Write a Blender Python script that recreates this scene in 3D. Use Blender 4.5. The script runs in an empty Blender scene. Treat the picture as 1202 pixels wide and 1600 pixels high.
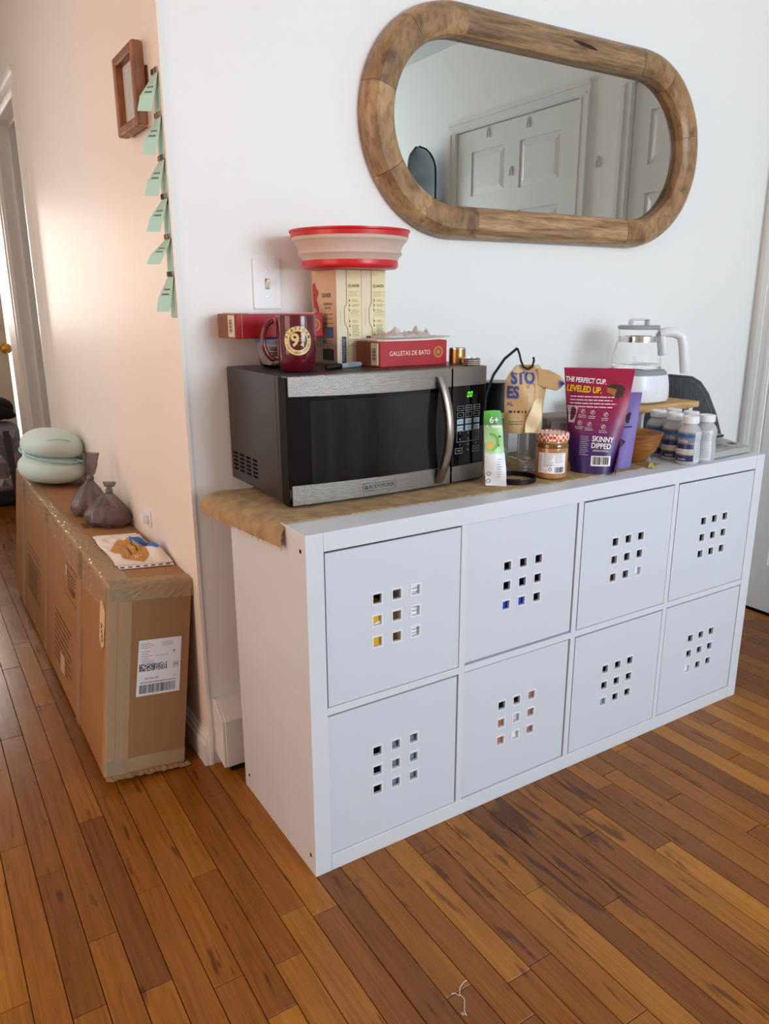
import bpy, bmesh, math, random
from mathutils import Vector, Matrix

# ------------------------------------------------------------------ camera, world, lights, exposure
scene = bpy.context.scene
COL = scene.collection
PI = math.pi
CAM = Vector((-0.59804, -1.231686, 1.183053))
CAM_YAW, CAM_PITCH, CAM_ROLL, FPX = -0.561217, 1.303055, -0.003989, 1188.187
cam_rot = Matrix.Rotation(CAM_YAW, 3, 'Z') @ Matrix.Rotation(CAM_PITCH, 3, 'X') @ Matrix.Rotation(CAM_ROLL, 3, 'Z')
cam_data = bpy.data.cameras.new('camera')
cam_data.sensor_fit = 'VERTICAL'
cam_data.sensor_height = 36.0
cam_data.lens = FPX / 1600.0 * 36.0
cam_data.clip_start = 0.02
cam_obj = bpy.data.objects.new('camera', cam_data)
cam_obj.matrix_world = Matrix.Translation(CAM) @ cam_rot.to_4x4()
COL.objects.link(cam_obj)
scene.camera = cam_obj

scene.view_settings.view_transform = 'Standard'
scene.view_settings.look = 'None'
scene.view_settings.gamma = 1.0
scene.view_settings.use_curve_mapping = False
scene.view_settings.exposure = -0.14

world = bpy.data.worlds.new('daylight')
scene.world = world
world.use_nodes = True
bgn = world.node_tree.nodes['Background']
bgn.inputs[0].default_value = (0.75, 0.86, 1.0, 1)
bgn.inputs[1].default_value = 2.0


def area_light(name, loc, direction, sx, sy, power, color):
    l = bpy.data.lights.new(name, 'AREA')
    l.shape = 'RECTANGLE'
    l.size, l.size_y = sx, sy
    l.energy = power
    l.color = color
    o = bpy.data.objects.new(name, l)
    o.location = loc
    o.rotation_euler = Vector(direction).to_track_quat('-Z', 'Y').to_euler()
    COL.objects.link(o)
    return o


# daylight from the front window and hall door; the two warm side lamps are added fill
area_light('window_daylight', (1.10, -3.25, 1.55), (0, 1, 0), 1.50, 1.30, 92, (0.76, 0.90, 1.0))
area_light('warm_side_fill', (-2.43, -0.35, 1.30), (1, 0, 0), 1.50, 1.60, 31, (1.0, 0.50, 0.20))  # added fill standing in for warm bounce off a sunlit floor
area_light('warm_hall_fill', (-1.09, 1.80, 1.32), (1, 0, 0), 1.10, 1.40, 5.5, (1.0, 0.72, 0.50))  # added fill that brightens the hall wall, carton side and floor
area_light('hall_door_daylight', (-0.50, 4.80, 1.42), (0, -1, 0), 0.34, 0.80, 13, (1.0, 0.88, 0.74))


# ------------------------------------------------------------------ helpers: colour and materials
def lin(c):
    if isinstance(c, str):
        c = tuple(int(c[i:i + 2], 16) / 255 for i in (0, 2, 4))
        c = tuple(x / 12.92 if x <= 0.04045 else ((x + 0.055) / 1.055) ** 2.4 for x in c)
    return (c[0], c[1], c[2], 1.0)


MATS = {}


def mat(name, color='cccccc', rough=0.5, metal=0.0, var=None, bump=None, trans=0.0, ior=1.45, alpha=1.0,
        coat=0.0, emit=None, emit_s=1.0, spec=0.5, sheen=0.0, stretch=(1, 1, 1), sss=0.0):
    """procedural Principled material; var=(scale, other colour), bump=(scale, strength)"""
    if name in MATS:
        return MATS[name]
    m = bpy.data.materials.new(name)
    m.use_nodes = True
    nt = m.node_tree
    b = nt.nodes['Principled BSDF']
    b.inputs['Base Color'].default_value = lin(color)
    b.inputs['Roughness'].default_value = rough
    b.inputs['Metallic'].default_value = metal
    b.inputs['IOR'].default_value = ior
    b.inputs['Transmission Weight'].default_value = trans
    b.inputs['Alpha'].default_value = alpha
    b.inputs['Coat Weight'].default_value = coat
    b.inputs['Specular IOR Level'].default_value = spec
    b.inputs['Sheen Weight'].default_value = sheen
    if emit:
        b.inputs['Emission Color'].default_value = lin(emit)
        b.inputs['Emission Strength'].default_value = emit_s
    if var or bump:
        tc = nt.nodes.new('ShaderNodeTexCoord')
        mp = nt.nodes.new('ShaderNodeMapping')
        mp.inputs['Scale'].default_value = stretch
        nt.links.new(tc.outputs['Object'], mp.inputs[0])
    if var:
        n = nt.nodes.new('ShaderNodeTexNoise')
        n.inputs['Scale'].default_value = var[0]
        n.inputs['Detail'].default_value = 4
        nt.links.new(mp.outputs[0], n.inputs['Vector'])
        r = nt.nodes.new('ShaderNodeValToRGB')
        r.color_ramp.elements[0].position = 0.32
        r.color_ramp.elements[0].color = lin(color)
        r.color_ramp.elements[1].position = 0.68
        r.color_ramp.elements[1].color = lin(var[1])
        nt.links.new(n.outputs[0], r.inputs[0])
        nt.links.new(r.outputs[0], b.inputs['Base Color'])
    if bump:
        n2 = nt.nodes.new('ShaderNodeTexNoise')
        n2.inputs['Scale'].default_value = bump[0]
        n2.inputs['Detail'].default_value = 3
        nt.links.new(mp.outputs[0], n2.inputs['Vector'])
        bp = nt.nodes.new('ShaderNodeBump')
        bp.inputs['Strength'].default_value = bump[1]
        bp.inputs['Distance'].default_value = 0.002
        nt.links.new(n2.outputs[0], bp.inputs['Height'])
        nt.links.new(bp.outputs[0], b.inputs['Normal'])
    MATS[name] = m
    return m


def nodes_of(m):
    return m.node_tree, m.node_tree.nodes['Principled BSDF']


# ------------------------------------------------------------------ helpers: objects
def put(o, parent=None):
    COL.objects.link(o)
    if parent is not None:
        o.parent = parent
    return o


def tag(o, label=None, cat=None, group=None, kind=None):
    if label:
        o['label'] = label
    if cat:
        o['category'] = cat
    if group:
        o['group'] = group
    if kind:
        o['kind'] = kind
    return o


def thing(name, label, cat, loc=(0, 0, 0), rotz=0.0, group=None, kind=None, rot=None):
    o = bpy.data.objects.new(name, None)
    o.empty_display_size = 0.05
    o.location = loc
    o.rotation_euler = rot if rot else (0, 0, rotz)
    put(o)
    return tag(o, label, cat, group, kind)


def copy_tree(o, parent=None):
    c = o.copy()
    COL.objects.link(c)
    c.parent = parent
    for ch in o.children:
        copy_tree(ch, c)
    return c


class MB:
    """collects geometry for ONE mesh object"""

    def __init__(self):
        self.v, self.f = [], []

    def add(self, verts, faces):
        k = len(self.v)
        self.v += [tuple(p) for p in verts]
        self.f += [tuple(i + k for i in fc) for fc in faces]
        return self

    def box(self, x0, x1, y0, y1, z0, z1):
        vs = [(x, y, z) for z in (z0, z1) for y in (y0, y1) for x in (x0, x1)]
        return self.add(vs, [(0, 2, 3, 1), (4, 5, 7, 6), (0, 1, 5, 4), (2, 6, 7, 3), (0, 4, 6, 2), (1, 3, 7, 5)])

    def hexa(self, bottom, top):
        """bottom and top: 4 points each, counter-clockwise seen from above"""
        return self.add(list(bottom) + list(top),
                        [(3, 2, 1, 0), (4, 5, 6, 7)] + [(i, (i + 1) % 4, 4 + (i + 1) % 4, 4 + i) for i in range(4)])

    def lathe(self, prof, n=32, cx=0, cy=0, cap=True, sx=1.0, sy=1.0, ell=None):
        vs, fs = [], []
        for r, z in prof:
            for i in range(n):
                a = 2 * PI * i / n
                k = 1.0
                if ell:
                    k = 1.0 / (abs(math.cos(a)) ** ell + abs(math.sin(a)) ** ell) ** (1.0 / ell)
                vs.append((cx + sx * k * r * math.cos(a), cy + sy * k * r * math.sin(a), z))
        for j in range(len(prof) - 1):
            for i in range(n):
                a, b = j * n + i, j * n + (i + 1) % n
                fs.append((a, b, b + n, a + n))
        if cap:
            fs.append(tuple(reversed(range(n))))
            m = (len(prof) - 1) * n
            fs.append(tuple(range(m, m + n)))
        return self.add(vs, fs)

    def tube(self, path, r, n=8, closed=False, flat=None):
        """round bar along a path; r a number or a list; flat=(w, h, up) gives a strap"""
        P = [Vector(p) for p in path]
        N = len(P)
        rs = r if isinstance(r, (list, tuple)) else [r] * N
        vs, fs = [], []
        up = Vector((0, 0, 1))
        prev = None
        for i in range(N):
            if closed:
                t = (P[(i + 1) % N] - P[i - 1]).normalized()
            else:
                t = (P[min(i + 1, N - 1)] - P[max(i - 1, 0)]).normalized()
            if prev is None:
                a = up if abs(t.dot(up)) < 0.95 else Vector((1, 0, 0))
                s = t.cross(a).normalized()
            else:
                s = (prev - t * prev.dot(t)).normalized()
            prev = s
            w = t.cross(s).normalized()
            for k in range(n):
                a = 2 * PI * k / n
                if flat:
                    ca, sa = math.cos(a + PI / n), math.sin(a + PI / n)
                    vs.append(P[i] + s * flat[0] * ca + w * flat[1] * sa)
                else:
                    vs.append(P[i] + (s * math.cos(a) + w * math.sin(a)) * rs[i])
        M = N if closed else N - 1
        for j in range(M):
            for k in range(n):
                a, b = j * n + k, j * n + (k + 1) % n
                c, d = ((j + 1) % N) * n + (k + 1) % n, ((j + 1) % N) * n + k
                fs.append((a, b, c, d))
        if not closed:
            fs.append(tuple(reversed(range(n))))
            fs.append(tuple(range((N - 1) * n, N * n)))
        return self.add(vs, fs)

    def prism(self, poly, h0, h1, fn):
        """polygon (a,b) counter-clockwise, extruded from h0 to h1; fn(a,b,h)->point"""
        n = len(poly)
        vs = [fn(a, b, h0) for a, b in poly] + [fn(a, b, h1) for a, b in poly]
        fs = [tuple(reversed(range(n))), tuple(range(n, 2 * n))]
        fs += [(i, (i + 1) % n, n + (i + 1) % n, n + i) for i in range(n)]
        return self.add(vs, fs)

    def sheet(self, fn, nu, nv, th):
        """thin closed shell around the surface fn(u,v), u,v in 0..1"""
        e = 1e-3
        top, bot = [], []
        for j in range(nv + 1):
            for i in range(nu + 1):
                u, v = i / nu, j / nv
                p = Vector(fn(u, v))
                du = Vector(fn(min(u + e, 1), v)) - Vector(fn(max(u - e, 0), v))
                dv = Vector(fn(u, min(v + e, 1))) - Vector(fn(u, max(v - e, 0)))
                nn = du.cross(dv)
                nn = nn.normalized() if nn.length > 1e-12 else Vector((0, 0, 1))
                top.append(p + nn * th / 2)
                bot.append(p - nn * th / 2)
        m = len(top)
        w = nu + 1
        fs = []
        for j in range(nv):
            for i in range(nu):
                a = j * w + i
                fs.append((a, a + 1, a + 1 + w, a + w))
                fs.append((m + a, m + a + w, m + a + w + 1, m + a + 1))
        rim = [i for i in range(nu)] + [j * w + nu for j in range(nv)] + \
              [nv * w + i for i in range(nu, 0, -1)] + [j * w for j in range(nv, 0, -1)]
        for q in range(len(rim)):
            a, b = rim[q], rim[(q + 1) % len(rim)]
            fs.append((a, m + a, m + b, b))
        return self.add(top + bot, fs)

    def ring(self, outer, inner, h0, h1, fn):
        """flat frame between two polygons with the same number of points, extruded"""
        n = len(outer)
        vs = []
        for h in (h0, h1):
            vs += [fn(a, b, h) for a, b in outer] + [fn(a, b, h) for a, b in inner]
        fs = []
        for i in range(n):
            j = (i + 1) % n
            fs.append((i, n + i, n + j, j))
            fs.append((2 * n + i, 2 * n + j, 3 * n + j, 3 * n + i))
            fs.append((i, j, 2 * n + j, 2 * n + i))
            fs.append((n + i, 3 * n + i, 3 * n + j, n + j))
        return self.add(vs, fs)

    def move(self, fn):
        self.v = [tuple(fn(Vector(p))) for p in self.v]
        return self

    def mesh(self, name, bevel=None, seg=2, smooth=None, fix=True):
        me = bpy.data.meshes.new(name)
        me.from_pydata(self.v, [], self.f)
        bm = bmesh.new()
        bm.from_mesh(me)
        if fix:
            bmesh.ops.recalc_face_normals(bm, faces=bm.faces)
        if bevel:
            es = [e for e in bm.edges if len(e.link_faces) == 2 and e.calc_face_angle(0) > 0.5]
            bmesh.ops.bevel(bm, geom=es, offset=bevel, segments=seg, affect='EDGES', profile=0.5, clamp_overlap=True)
        bm.to_mesh(me)
        bm.free()
        if smooth:
            for p in me.polygons:
                p.use_smooth = True
            if smooth < 3:
                me.set_sharp_from_angle(angle=smooth)
        return me

    def build(self, name, m, parent=None, bevel=None, seg=2, smooth=None, label=None, kind=None, loc=None, rot=None):
        me = self.mesh(name, bevel, seg, smooth)
        me.materials.append(m)
        o = bpy.data.objects.new(name, me)
        put(o, parent)
        if loc:
            o.location = loc
        if rot:
            o.rotation_euler = rot
        if label:
            o['label'] = label
        if kind:
            o['kind'] = kind
        return o


def text_geo(s, size, align='CENTER', bold=0.0, xs=1.0, shear=0.0, cut=None, track=1.0):
    """lettering as flat 2D geometry: returns verts (x,y), faces"""
    cu = bpy.data.curves.new('t', 'FONT')
    cu.body = s
    cu.size = size
    cu.align_x = align
    cu.align_y = 'CENTER'
    cu.offset = bold * size
    cu.shear = shear
    cu.space_character = track
    cu.resolution_u = 3
    ob = bpy.data.objects.new('t', cu)
    me = bpy.data.meshes.new_from_object(ob)
    bpy.data.objects.remove(ob)
    if cut:
        bm = bmesh.new()
        bm.from_mesh(me)
        if bm.verts:
            x0, x1 = min(v.co.x for v in bm.verts), max(v.co.x for v in bm.verts)
            y0, y1 = min(v.co.y for v in bm.verts), max(v.co.y for v in bm.verts)
            k = x0 + cut
            while k < x1:
                bmesh.ops.bisect_plane(bm, geom=bm.verts[:] + bm.edges[:] + bm.faces[:], plane_co=(k, 0, 0), plane_no=(1, 0, 0))
                k += cut
            k = y0 + cut
            while k < y1:
                bmesh.ops.bisect_plane(bm, geom=bm.verts[:] + bm.edges[:] + bm.faces[:], plane_co=(0, k, 0), plane_no=(0, 1, 0))
                k += cut
        bm.to_mesh(me)
        bm.free()
    vs = [(v.co.x * xs, v.co.y) for v in me.vertices]
    fs = [tuple(p.vertices) for p in me.polygons]
    bpy.data.meshes.remove(me)
    return vs, fs


class Print:
    """flat print collected on a surface given by fn(a,b)->point; one object per ink"""

    def __init__(self, fn, step=None):
        self.fn, self.step, self.mb = fn, step, MB()

    def text(self, s, a, b, size, rot=0.0, **k):
        vs, fs = text_geo(s, size, cut=self.step, **k)
        c, sn = math.cos(rot), math.sin(rot)
        self.mb.add([self.fn(a + x * c - y * sn, b + x * sn + y * c) for x, y in vs], fs)
        return self

    def rect(self, a0, a1, b0, b1, rot=0.0):
        st = self.step or 1e9
        na, nb = max(1, int(math.ceil((a1 - a0) / st))), max(1, int(math.ceil((b1 - b0) / st)))
        ca, cb = (a0 + a1) / 2, (b0 + b1) / 2
        c, sn = math.cos(rot), math.sin(rot)
        vs = []
        for j in range(nb + 1):
            for i in range(na + 1):
                x, y = a0 + (a1 - a0) * i / na - ca, b0 + (b1 - b0) * j / nb - cb
                vs.append(self.fn(ca + x * c - y * sn, cb + x * sn + y * c))
        w = na + 1
        self.mb.add(vs, [(j * w + i, j * w + i + 1, (j + 1) * w + i + 1, (j + 1) * w + i) for j in range(nb) for i in range(na)])
        return self

    def frame(self, a0, a1, b0, b1, t):
        self.rect(a0, a1, b0, b0 + t); self.rect(a0, a1, b1 - t, b1)
        self.rect(a0, a0 + t, b0 + t, b1 - t); self.rect(a1 - t, a1, b0 + t, b1 - t)
        return self

    def poly(self, pts):
        self.mb.add([self.fn(a, b) for a, b in pts], [tuple(range(len(pts)))])
        return self

    def annulus(self, a, b, r0, r1, n=40, a0=0, a1=2 * PI, sx=1.0):
        vs = []
        for i in range(n + 1):
            t = a0 + (a1 - a0) * i / n
            for r in (r0, r1):
                vs.append(self.fn(a + sx * r * math.cos(t), b + r * math.sin(t)))
        self.mb.add(vs, [(2 * i, 2 * i + 1, 2 * i + 3, 2 * i + 2) for i in range(n)])
        return self

    def disc(self, a, b, r, n=20):
        return self.annulus(a, b, 0.0001, r, n)

    def arc_text(self, s, a, b, r, size, centre, span, top=True, **k):
        n = len(s)
        for i, ch in enumerate(s):
            t = (i / (n - 1) - 0.5) * span if n > 1 else 0
            ang = centre - t if top else centre + t
            rot = ang - PI / 2 if top else ang + PI / 2
            if ch != ' ':
                self.text(ch, a + r * math.cos(ang), b + r * math.sin(ang), size, rot=rot, **k)
        return self

    def lines(self, a0, a1, b_top, n, pitch, th, seed=1, ragged=0.25):
        """small print too fine to read: broken dashes"""
        rr = random.Random(seed)
        for i in range(n):
            b = b_top - i * pitch
            a, end = a0, a1 - (a1 - a0) * ragged * rr.random()
            while a < end:
                w = min((a1 - a0) * rr.uniform(0.05, 0.16), end - a)
                self.rect(a, a + w, b - th, b)
                a += w + th * 0.9
        return self

    def barcode(self, a0, a1, b0, b1, seed=1, n=30):
        rr = random.Random(seed)
        ws = [rr.choice((1, 1, 1, 2, 2, 3)) for _ in range(2 * n)]
        u = (a1 - a0) / sum(ws)
        a = a0
        for i, w in enumerate(ws):
            if i % 2 == 0:
                self.rect(a, a + w * u, b0, b1)
            a += w * u
        return self

    def build(self, name, m, parent, label=None):
        if not self.mb.f:
            return None
        me = bpy.data.meshes.new(name)
        me.from_pydata(self.mb.v, [], self.mb.f)
        me.materials.append(m)
        o = bpy.data.objects.new(name, me)
        put(o, parent)
        if label:
            o['label'] = label
        return o


def rrect(w, h, r, n=5, cx=0.0, cy=0.0):
    """rounded rectangle outline, counter-clockwise"""
    out = []
    for qx, qy, a0 in ((1, 1, 0), (-1, 1, PI / 2), (-1, -1, PI), (1, -1, 1.5 * PI)):
        for i in range(n + 1):
            a = a0 + PI / 2 * i / n
            out.append((cx + qx * (w / 2 - r) + r * math.cos(a), cy + qy * (h / 2 - r) + r * math.sin(a)))
    return out


def view_px(p):
    """pixel of a point in the photograph (only used to decide which planks are worth an object of their own)"""
    d = cam_rot.transposed() @ (Vector(p) - CAM)
    if d.z > -0.05:
        return None
    return (601 + FPX * d.x / -d.z, 800 - FPX * d.y / -d.z)


XZ = lambda y: (lambda a, b, h: (a, y + h, b))

# ------------------------------------------------------------------ common materials
INK = mat('ink_black', '1c1a1c', 0.6)
WHITE_INK = mat('ink_white', 'f2f0ee', 0.6)
WHITE_PLASTIC = mat('white_plastic', 'e9eaec', 0.35)
BLACK_PLASTIC = mat('black_plastic', '0c0c0e', 0.35)
STEEL = mat('brushed_steel', 'a09a94', 0.34, 1.0, var=(6, '8a857f'), stretch=(2, 60, 60))
CHROME = mat('polished_metal', 'd5d5d2', 0.12, 1.0)
BLACK_METAL = mat('black_wire', '101012', 0.38, 0.3)
GLASS = mat('clear_glass', 'ffffff', 0.02, trans=1.0, ior=1.45)
PAPER = mat('white_paper', 'f0eff0', 0.6)


def wall_paint(name, color, rough, bump=0.12):
    m = mat(name, color, rough, bump=(90, bump), spec=0.5)
    return m


WALL = wall_paint('wall_paint_white', 'f1f1ef', 0.55)
HALL_WALL = wall_paint('wall_paint_hall_warm_tint', 'f0e5d9', 0.43, 0.08)  # white paint with the warm light mixed in as a mild cream tint
TRIM = mat('trim_gloss_white', 'e8e8e6', 0.3)
CEIL = wall_paint('ceiling_paint', 'd8d9d9', 0.8)


def wood_floor():
    m = bpy.data.materials.new('oak_floorboard')
    m.use_nodes = True
    nt, b = nodes_of(m)
    N, L = nt.nodes, nt.links
    tc = N.new('ShaderNodeTexCoord')
    oi = N.new('ShaderNodeObjectInfo')
    ge = N.new('ShaderNodeNewGeometry')
    addr = N.new('ShaderNodeMath'); addr.operation = 'ADD'
    L.new(oi.outputs['Random'], addr.inputs[0]); L.new(ge.outputs['Random Per Island'], addr.inputs[1])
    fr = N.new('ShaderNodeMath'); fr.operation = 'FRACT'
    L.new(addr.outputs[0], fr.inputs[0])
    w4 = N.new('ShaderNodeMath'); w4.operation = 'MULTIPLY'; w4.inputs[1].default_value = 37.0
    L.new(fr.outputs[0], w4.inputs[0])
    mp = N.new('ShaderNodeMapping'); mp.inputs['Scale'].default_value = (55, 2.4, 10)
    L.new(tc.outputs['Object'], mp.inputs[0])
    g = N.new('ShaderNodeTexNoise'); g.noise_dimensions = '4D'
    g.inputs['Scale'].default_value = 1.6; g.inputs['Detail'].default_value = 6; g.inputs['Distortion'].default_value = 0.9
    L.new(mp.outputs[0], g.inputs['Vector']); L.new(w4.outputs[0], g.inputs['W'])
    mp2 = N.new('ShaderNodeMapping'); mp2.inputs['Scale'].default_value = (420, 9, 10)
    L.new(tc.outputs['Object'], mp2.inputs[0])
    g2 = N.new('ShaderNodeTexNoise'); g2.noise_dimensions = '4D'
    g2.inputs['Scale'].default_value = 1.0; g2.inputs['Detail'].default_value = 3
    L.new(mp2.outputs[0], g2.inputs['Vector']); L.new(w4.outputs[0], g2.inputs['W'])
    # board tone
    tone = N.new('ShaderNodeValToRGB')
    cr = tone.color_ramp
    cr.elements[0].position = 0.0; cr.elements[0].color = lin('76461a')
    cr.elements[1].position = 1.0; cr.elements[1].color = lin('ab7026')
    e = cr.elements.new(0.35); e.color = lin('8c541b')
    e = cr.elements.new(0.7); e.color = lin('99611f')
    L.new(fr.outputs[0], tone.inputs[0])
    gr = N.new('ShaderNodeValToRGB')
    gr.color_ramp.elements[0].position = 0.36; gr.color_ramp.elements[0].color = (0.60, 0.52, 0.46, 1)
    gr.color_ramp.elements[1].position = 0.62; gr.color_ramp.elements[1].color = (1.08, 1.05, 1.0, 1)
    L.new(g.outputs[0], gr.inputs[0])
    mx = N.new('ShaderNodeMix'); mx.data_type = 'RGBA'; mx.blend_type = 'MULTIPLY'; mx.inputs[0].default_value = 0.55
    L.new(tone.outputs[0], mx.inputs[6]); L.new(gr.outputs[0], mx.inputs[7])
    gr2 = N.new('ShaderNodeValToRGB')
    gr2.color_ramp.elements[0].position = 0.38; gr2.color_ramp.elements[0].color = (0.55, 0.48, 0.42, 1)
    gr2.color_ramp.elements[1].position = 0.5; gr2.color_ramp.elements[1].color = (1, 1, 1, 1)
    L.new(g2.outputs[0], gr2.inputs[0])
    mx2 = N.new('ShaderNodeMix'); mx2.data_type = 'RGBA'; mx2.blend_type = 'MULTIPLY'; mx2.inputs[0].default_value = 0.42
    L.new(mx.outputs[2], mx2.inputs[6]); L.new(gr2.outputs[0], mx2.inputs[7])
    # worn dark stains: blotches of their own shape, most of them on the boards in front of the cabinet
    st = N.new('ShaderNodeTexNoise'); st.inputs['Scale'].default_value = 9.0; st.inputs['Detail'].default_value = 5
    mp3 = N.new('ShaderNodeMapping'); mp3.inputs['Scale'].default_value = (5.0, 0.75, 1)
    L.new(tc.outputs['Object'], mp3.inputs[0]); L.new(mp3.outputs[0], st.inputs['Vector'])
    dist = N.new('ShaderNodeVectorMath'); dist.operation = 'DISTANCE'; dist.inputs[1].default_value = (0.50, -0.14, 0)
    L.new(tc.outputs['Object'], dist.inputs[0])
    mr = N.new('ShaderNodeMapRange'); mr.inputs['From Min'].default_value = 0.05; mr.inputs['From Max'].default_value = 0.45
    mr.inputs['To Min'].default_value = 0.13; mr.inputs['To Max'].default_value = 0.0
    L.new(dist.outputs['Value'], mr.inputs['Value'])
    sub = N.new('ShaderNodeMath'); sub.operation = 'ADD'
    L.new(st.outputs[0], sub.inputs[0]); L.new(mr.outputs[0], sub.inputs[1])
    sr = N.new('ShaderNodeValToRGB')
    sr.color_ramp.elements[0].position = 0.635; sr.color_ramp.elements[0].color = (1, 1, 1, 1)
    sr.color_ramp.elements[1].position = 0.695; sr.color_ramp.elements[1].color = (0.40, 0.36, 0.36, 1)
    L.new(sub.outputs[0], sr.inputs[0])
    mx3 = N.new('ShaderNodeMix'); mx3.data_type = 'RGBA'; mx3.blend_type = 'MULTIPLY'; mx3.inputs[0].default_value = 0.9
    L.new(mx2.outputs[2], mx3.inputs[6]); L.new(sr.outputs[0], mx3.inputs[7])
    L.new(mx3.outputs[2], b.inputs['Base Color'])
    b.inputs['Specular IOR Level'].default_value = 0.36
    rr = N.new('ShaderNodeMapRange'); rr.inputs['To Min'].default_value = 0.16; rr.inputs['To Max'].default_value = 0.36
    rn = N.new('ShaderNodeTexNoise'); rn.inputs['Scale'].default_value = 7; rn.inputs['Detail'].default_value = 5
    L.new(tc.outputs['Object'], rn.inputs['Vector'])
    L.new(rn.outputs[0], rr.inputs['Value']); L.new(rr.outputs[0], b.inputs['Roughness'])
    bp = N.new('ShaderNodeBump'); bp.inputs['Strength'].default_value = 0.12; bp.inputs['Distance'].default_value = 0.001
    L.new(g2.outputs[0], bp.inputs['Height']); L.new(bp.outputs[0], b.inputs['Normal'])
    return m


def wood(name, c0, c1, scale=1.0, stretch=(3, 30, 30), rough=0.45, knots=False, contrast=(0.3, 0.7), distort=0.7):
    if name in MATS:
        return MATS[name]
    m = bpy.data.materials.new(name)
    m.use_nodes = True
    nt, b = nodes_of(m)
    N, L = nt.nodes, nt.links
    tc = N.new('ShaderNodeTexCoord')
    oi = N.new('ShaderNodeObjectInfo')
    w4 = N.new('ShaderNodeMath'); w4.operation = 'MULTIPLY'; w4.inputs[1].default_value = 23.0
    L.new(oi.outputs['Random'], w4.inputs[0])
    mp = N.new('ShaderNodeMapping'); mp.inputs['Scale'].default_value = stretch
    L.new(tc.outputs['Object'], mp.inputs[0])
    g = N.new('ShaderNodeTexNoise'); g.noise_dimensions = '4D'
    g.inputs['Scale'].default_value = scale; g.inputs['Detail'].default_value = 7; g.inputs['Distortion'].default_value = distort
    L.new(mp.outputs[0], g.inputs['Vector']); L.new(w4.outputs[0], g.inputs['W'])
    r = N.new('ShaderNodeValToRGB')
    r.color_ramp.elements[0].position = contrast[0]; r.color_ramp.elements[0].color = lin(c0)
    r.color_ramp.elements[1].position = contrast[1]; r.color_ramp.elements[1].color = lin(c1)
    L.new(g.outputs[0], r.inputs[0])
    hv = N.new('ShaderNodeHueSaturation')
    mr = N.new('ShaderNodeMapRange'); mr.inputs['To Min'].default_value = 0.82; mr.inputs['To Max'].default_value = 1.18
    L.new(oi.outputs['Random'], mr.inputs['Value']); L.new(mr.outputs[0], hv.inputs['Value'])
    L.new(r.outputs[0], hv.inputs['Color'])
    mpf = N.new('ShaderNodeMapping'); mpf.inputs['Scale'].default_value = tuple(4.5 * v for v in stretch)
    L.new(tc.outputs['Object'], mpf.inputs[0])
    gf = N.new('ShaderNodeTexNoise'); gf.noise_dimensions = '4D'; gf.inputs['Scale'].default_value = scale; gf.inputs['Detail'].default_value = 4
    L.new(mpf.outputs[0], gf.inputs['Vector']); L.new(w4.outputs[0], gf.inputs['W'])
    rf_ = N.new('ShaderNodeValToRGB')
    rf_.color_ramp.elements[0].position = 0.38; rf_.color_ramp.elements[0].color = (0.58, 0.54, 0.5, 1)
    rf_.color_ramp.elements[1].position = 0.52; rf_.color_ramp.elements[1].color = (1, 1, 1, 1)
    L.new(gf.outputs[0], rf_.inputs[0])
    mf = N.new('ShaderNodeMix'); mf.data_type = 'RGBA'; mf.blend_type = 'MULTIPLY'; mf.inputs[0].default_value = 0.7
    L.new(hv.outputs[0], mf.inputs[6]); L.new(rf_.outputs[0], mf.inputs[7])
    last = mf.outputs[2]
    if knots:
        mp2 = N.new('ShaderNodeMapping'); mp2.inputs['Scale'].default_value = (5, 14, 14)
        L.new(tc.outputs['Object'], mp2.inputs[0])
        k = N.new('ShaderNodeTexNoise'); k.noise_dimensions = '4D'; k.inputs['Scale'].default_value = 1.0; k.inputs['Detail'].default_value = 2
        L.new(mp2.outputs[0], k.inputs['Vector']); L.new(w4.outputs[0], k.inputs['W'])
        kr = N.new('ShaderNodeValToRGB')
        kr.color_ramp.elements[0].position = 0.70; kr.color_ramp.elements[0].color = (1, 1, 1, 1)
        kr.color_ramp.elements[1].position = 0.76; kr.color_ramp.elements[1].color = (0.16, 0.1, 0.07, 1)
        L.new(k.outputs[0], kr.inputs[0])
        mx = N.new('ShaderNodeMix'); mx.data_type = 'RGBA'; mx.blend_type = 'MULTIPLY'; mx.inputs[0].default_value = 1.0
        L.new(last, mx.inputs[6]); L.new(kr.outputs[0], mx.inputs[7])
        last = mx.outputs[2]
    L.new(last, b.inputs['Base Color'])
    b.inputs['Roughness'].default_value = rough
    bp = N.new('ShaderNodeBump'); bp.inputs['Strength'].default_value = 0.15; bp.inputs['Distance'].default_value = 0.001
    L.new(g.outputs[0], bp.inputs['Height']); L.new(bp.outputs[0], b.inputs['Normal'])
    MATS[name] = m
    return m


FLOOR = wood_floor()
# ------------------------------------------------------------------ the room
W, XC, XR = 0.52, -0.045, 2.135        # back wall plane, hall corner, right wall plane
H = 2.50


def pane_mat():
    m = bpy.data.materials.new('window_pane_glass')
    m.use_nodes = True
    nt = m.node_tree
    nt.nodes.remove(nt.nodes['Principled BSDF'])
    t = nt.nodes.new('ShaderNodeBsdfTransparent')
    g = nt.nodes.new('ShaderNodeBsdfGlossy')
    g.inputs['Roughness'].default_value = 0.02
    mx = nt.nodes.new('ShaderNodeMixShader')
    mx.inputs[0].default_value = 0.06
    nt.links.new(t.outputs[0], mx.inputs[1]); nt.links.new(g.outputs[0], mx.inputs[2])
    nt.links.new(mx.outputs[0], nt.nodes['Material Output'].inputs[0])
    return m


PANE = pane_mat()


def struct(name, mb, m, label, cat, bevel=None):
    o = mb.build(name, m, bevel=bevel)
    return tag(o, label, cat, kind='structure')


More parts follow.
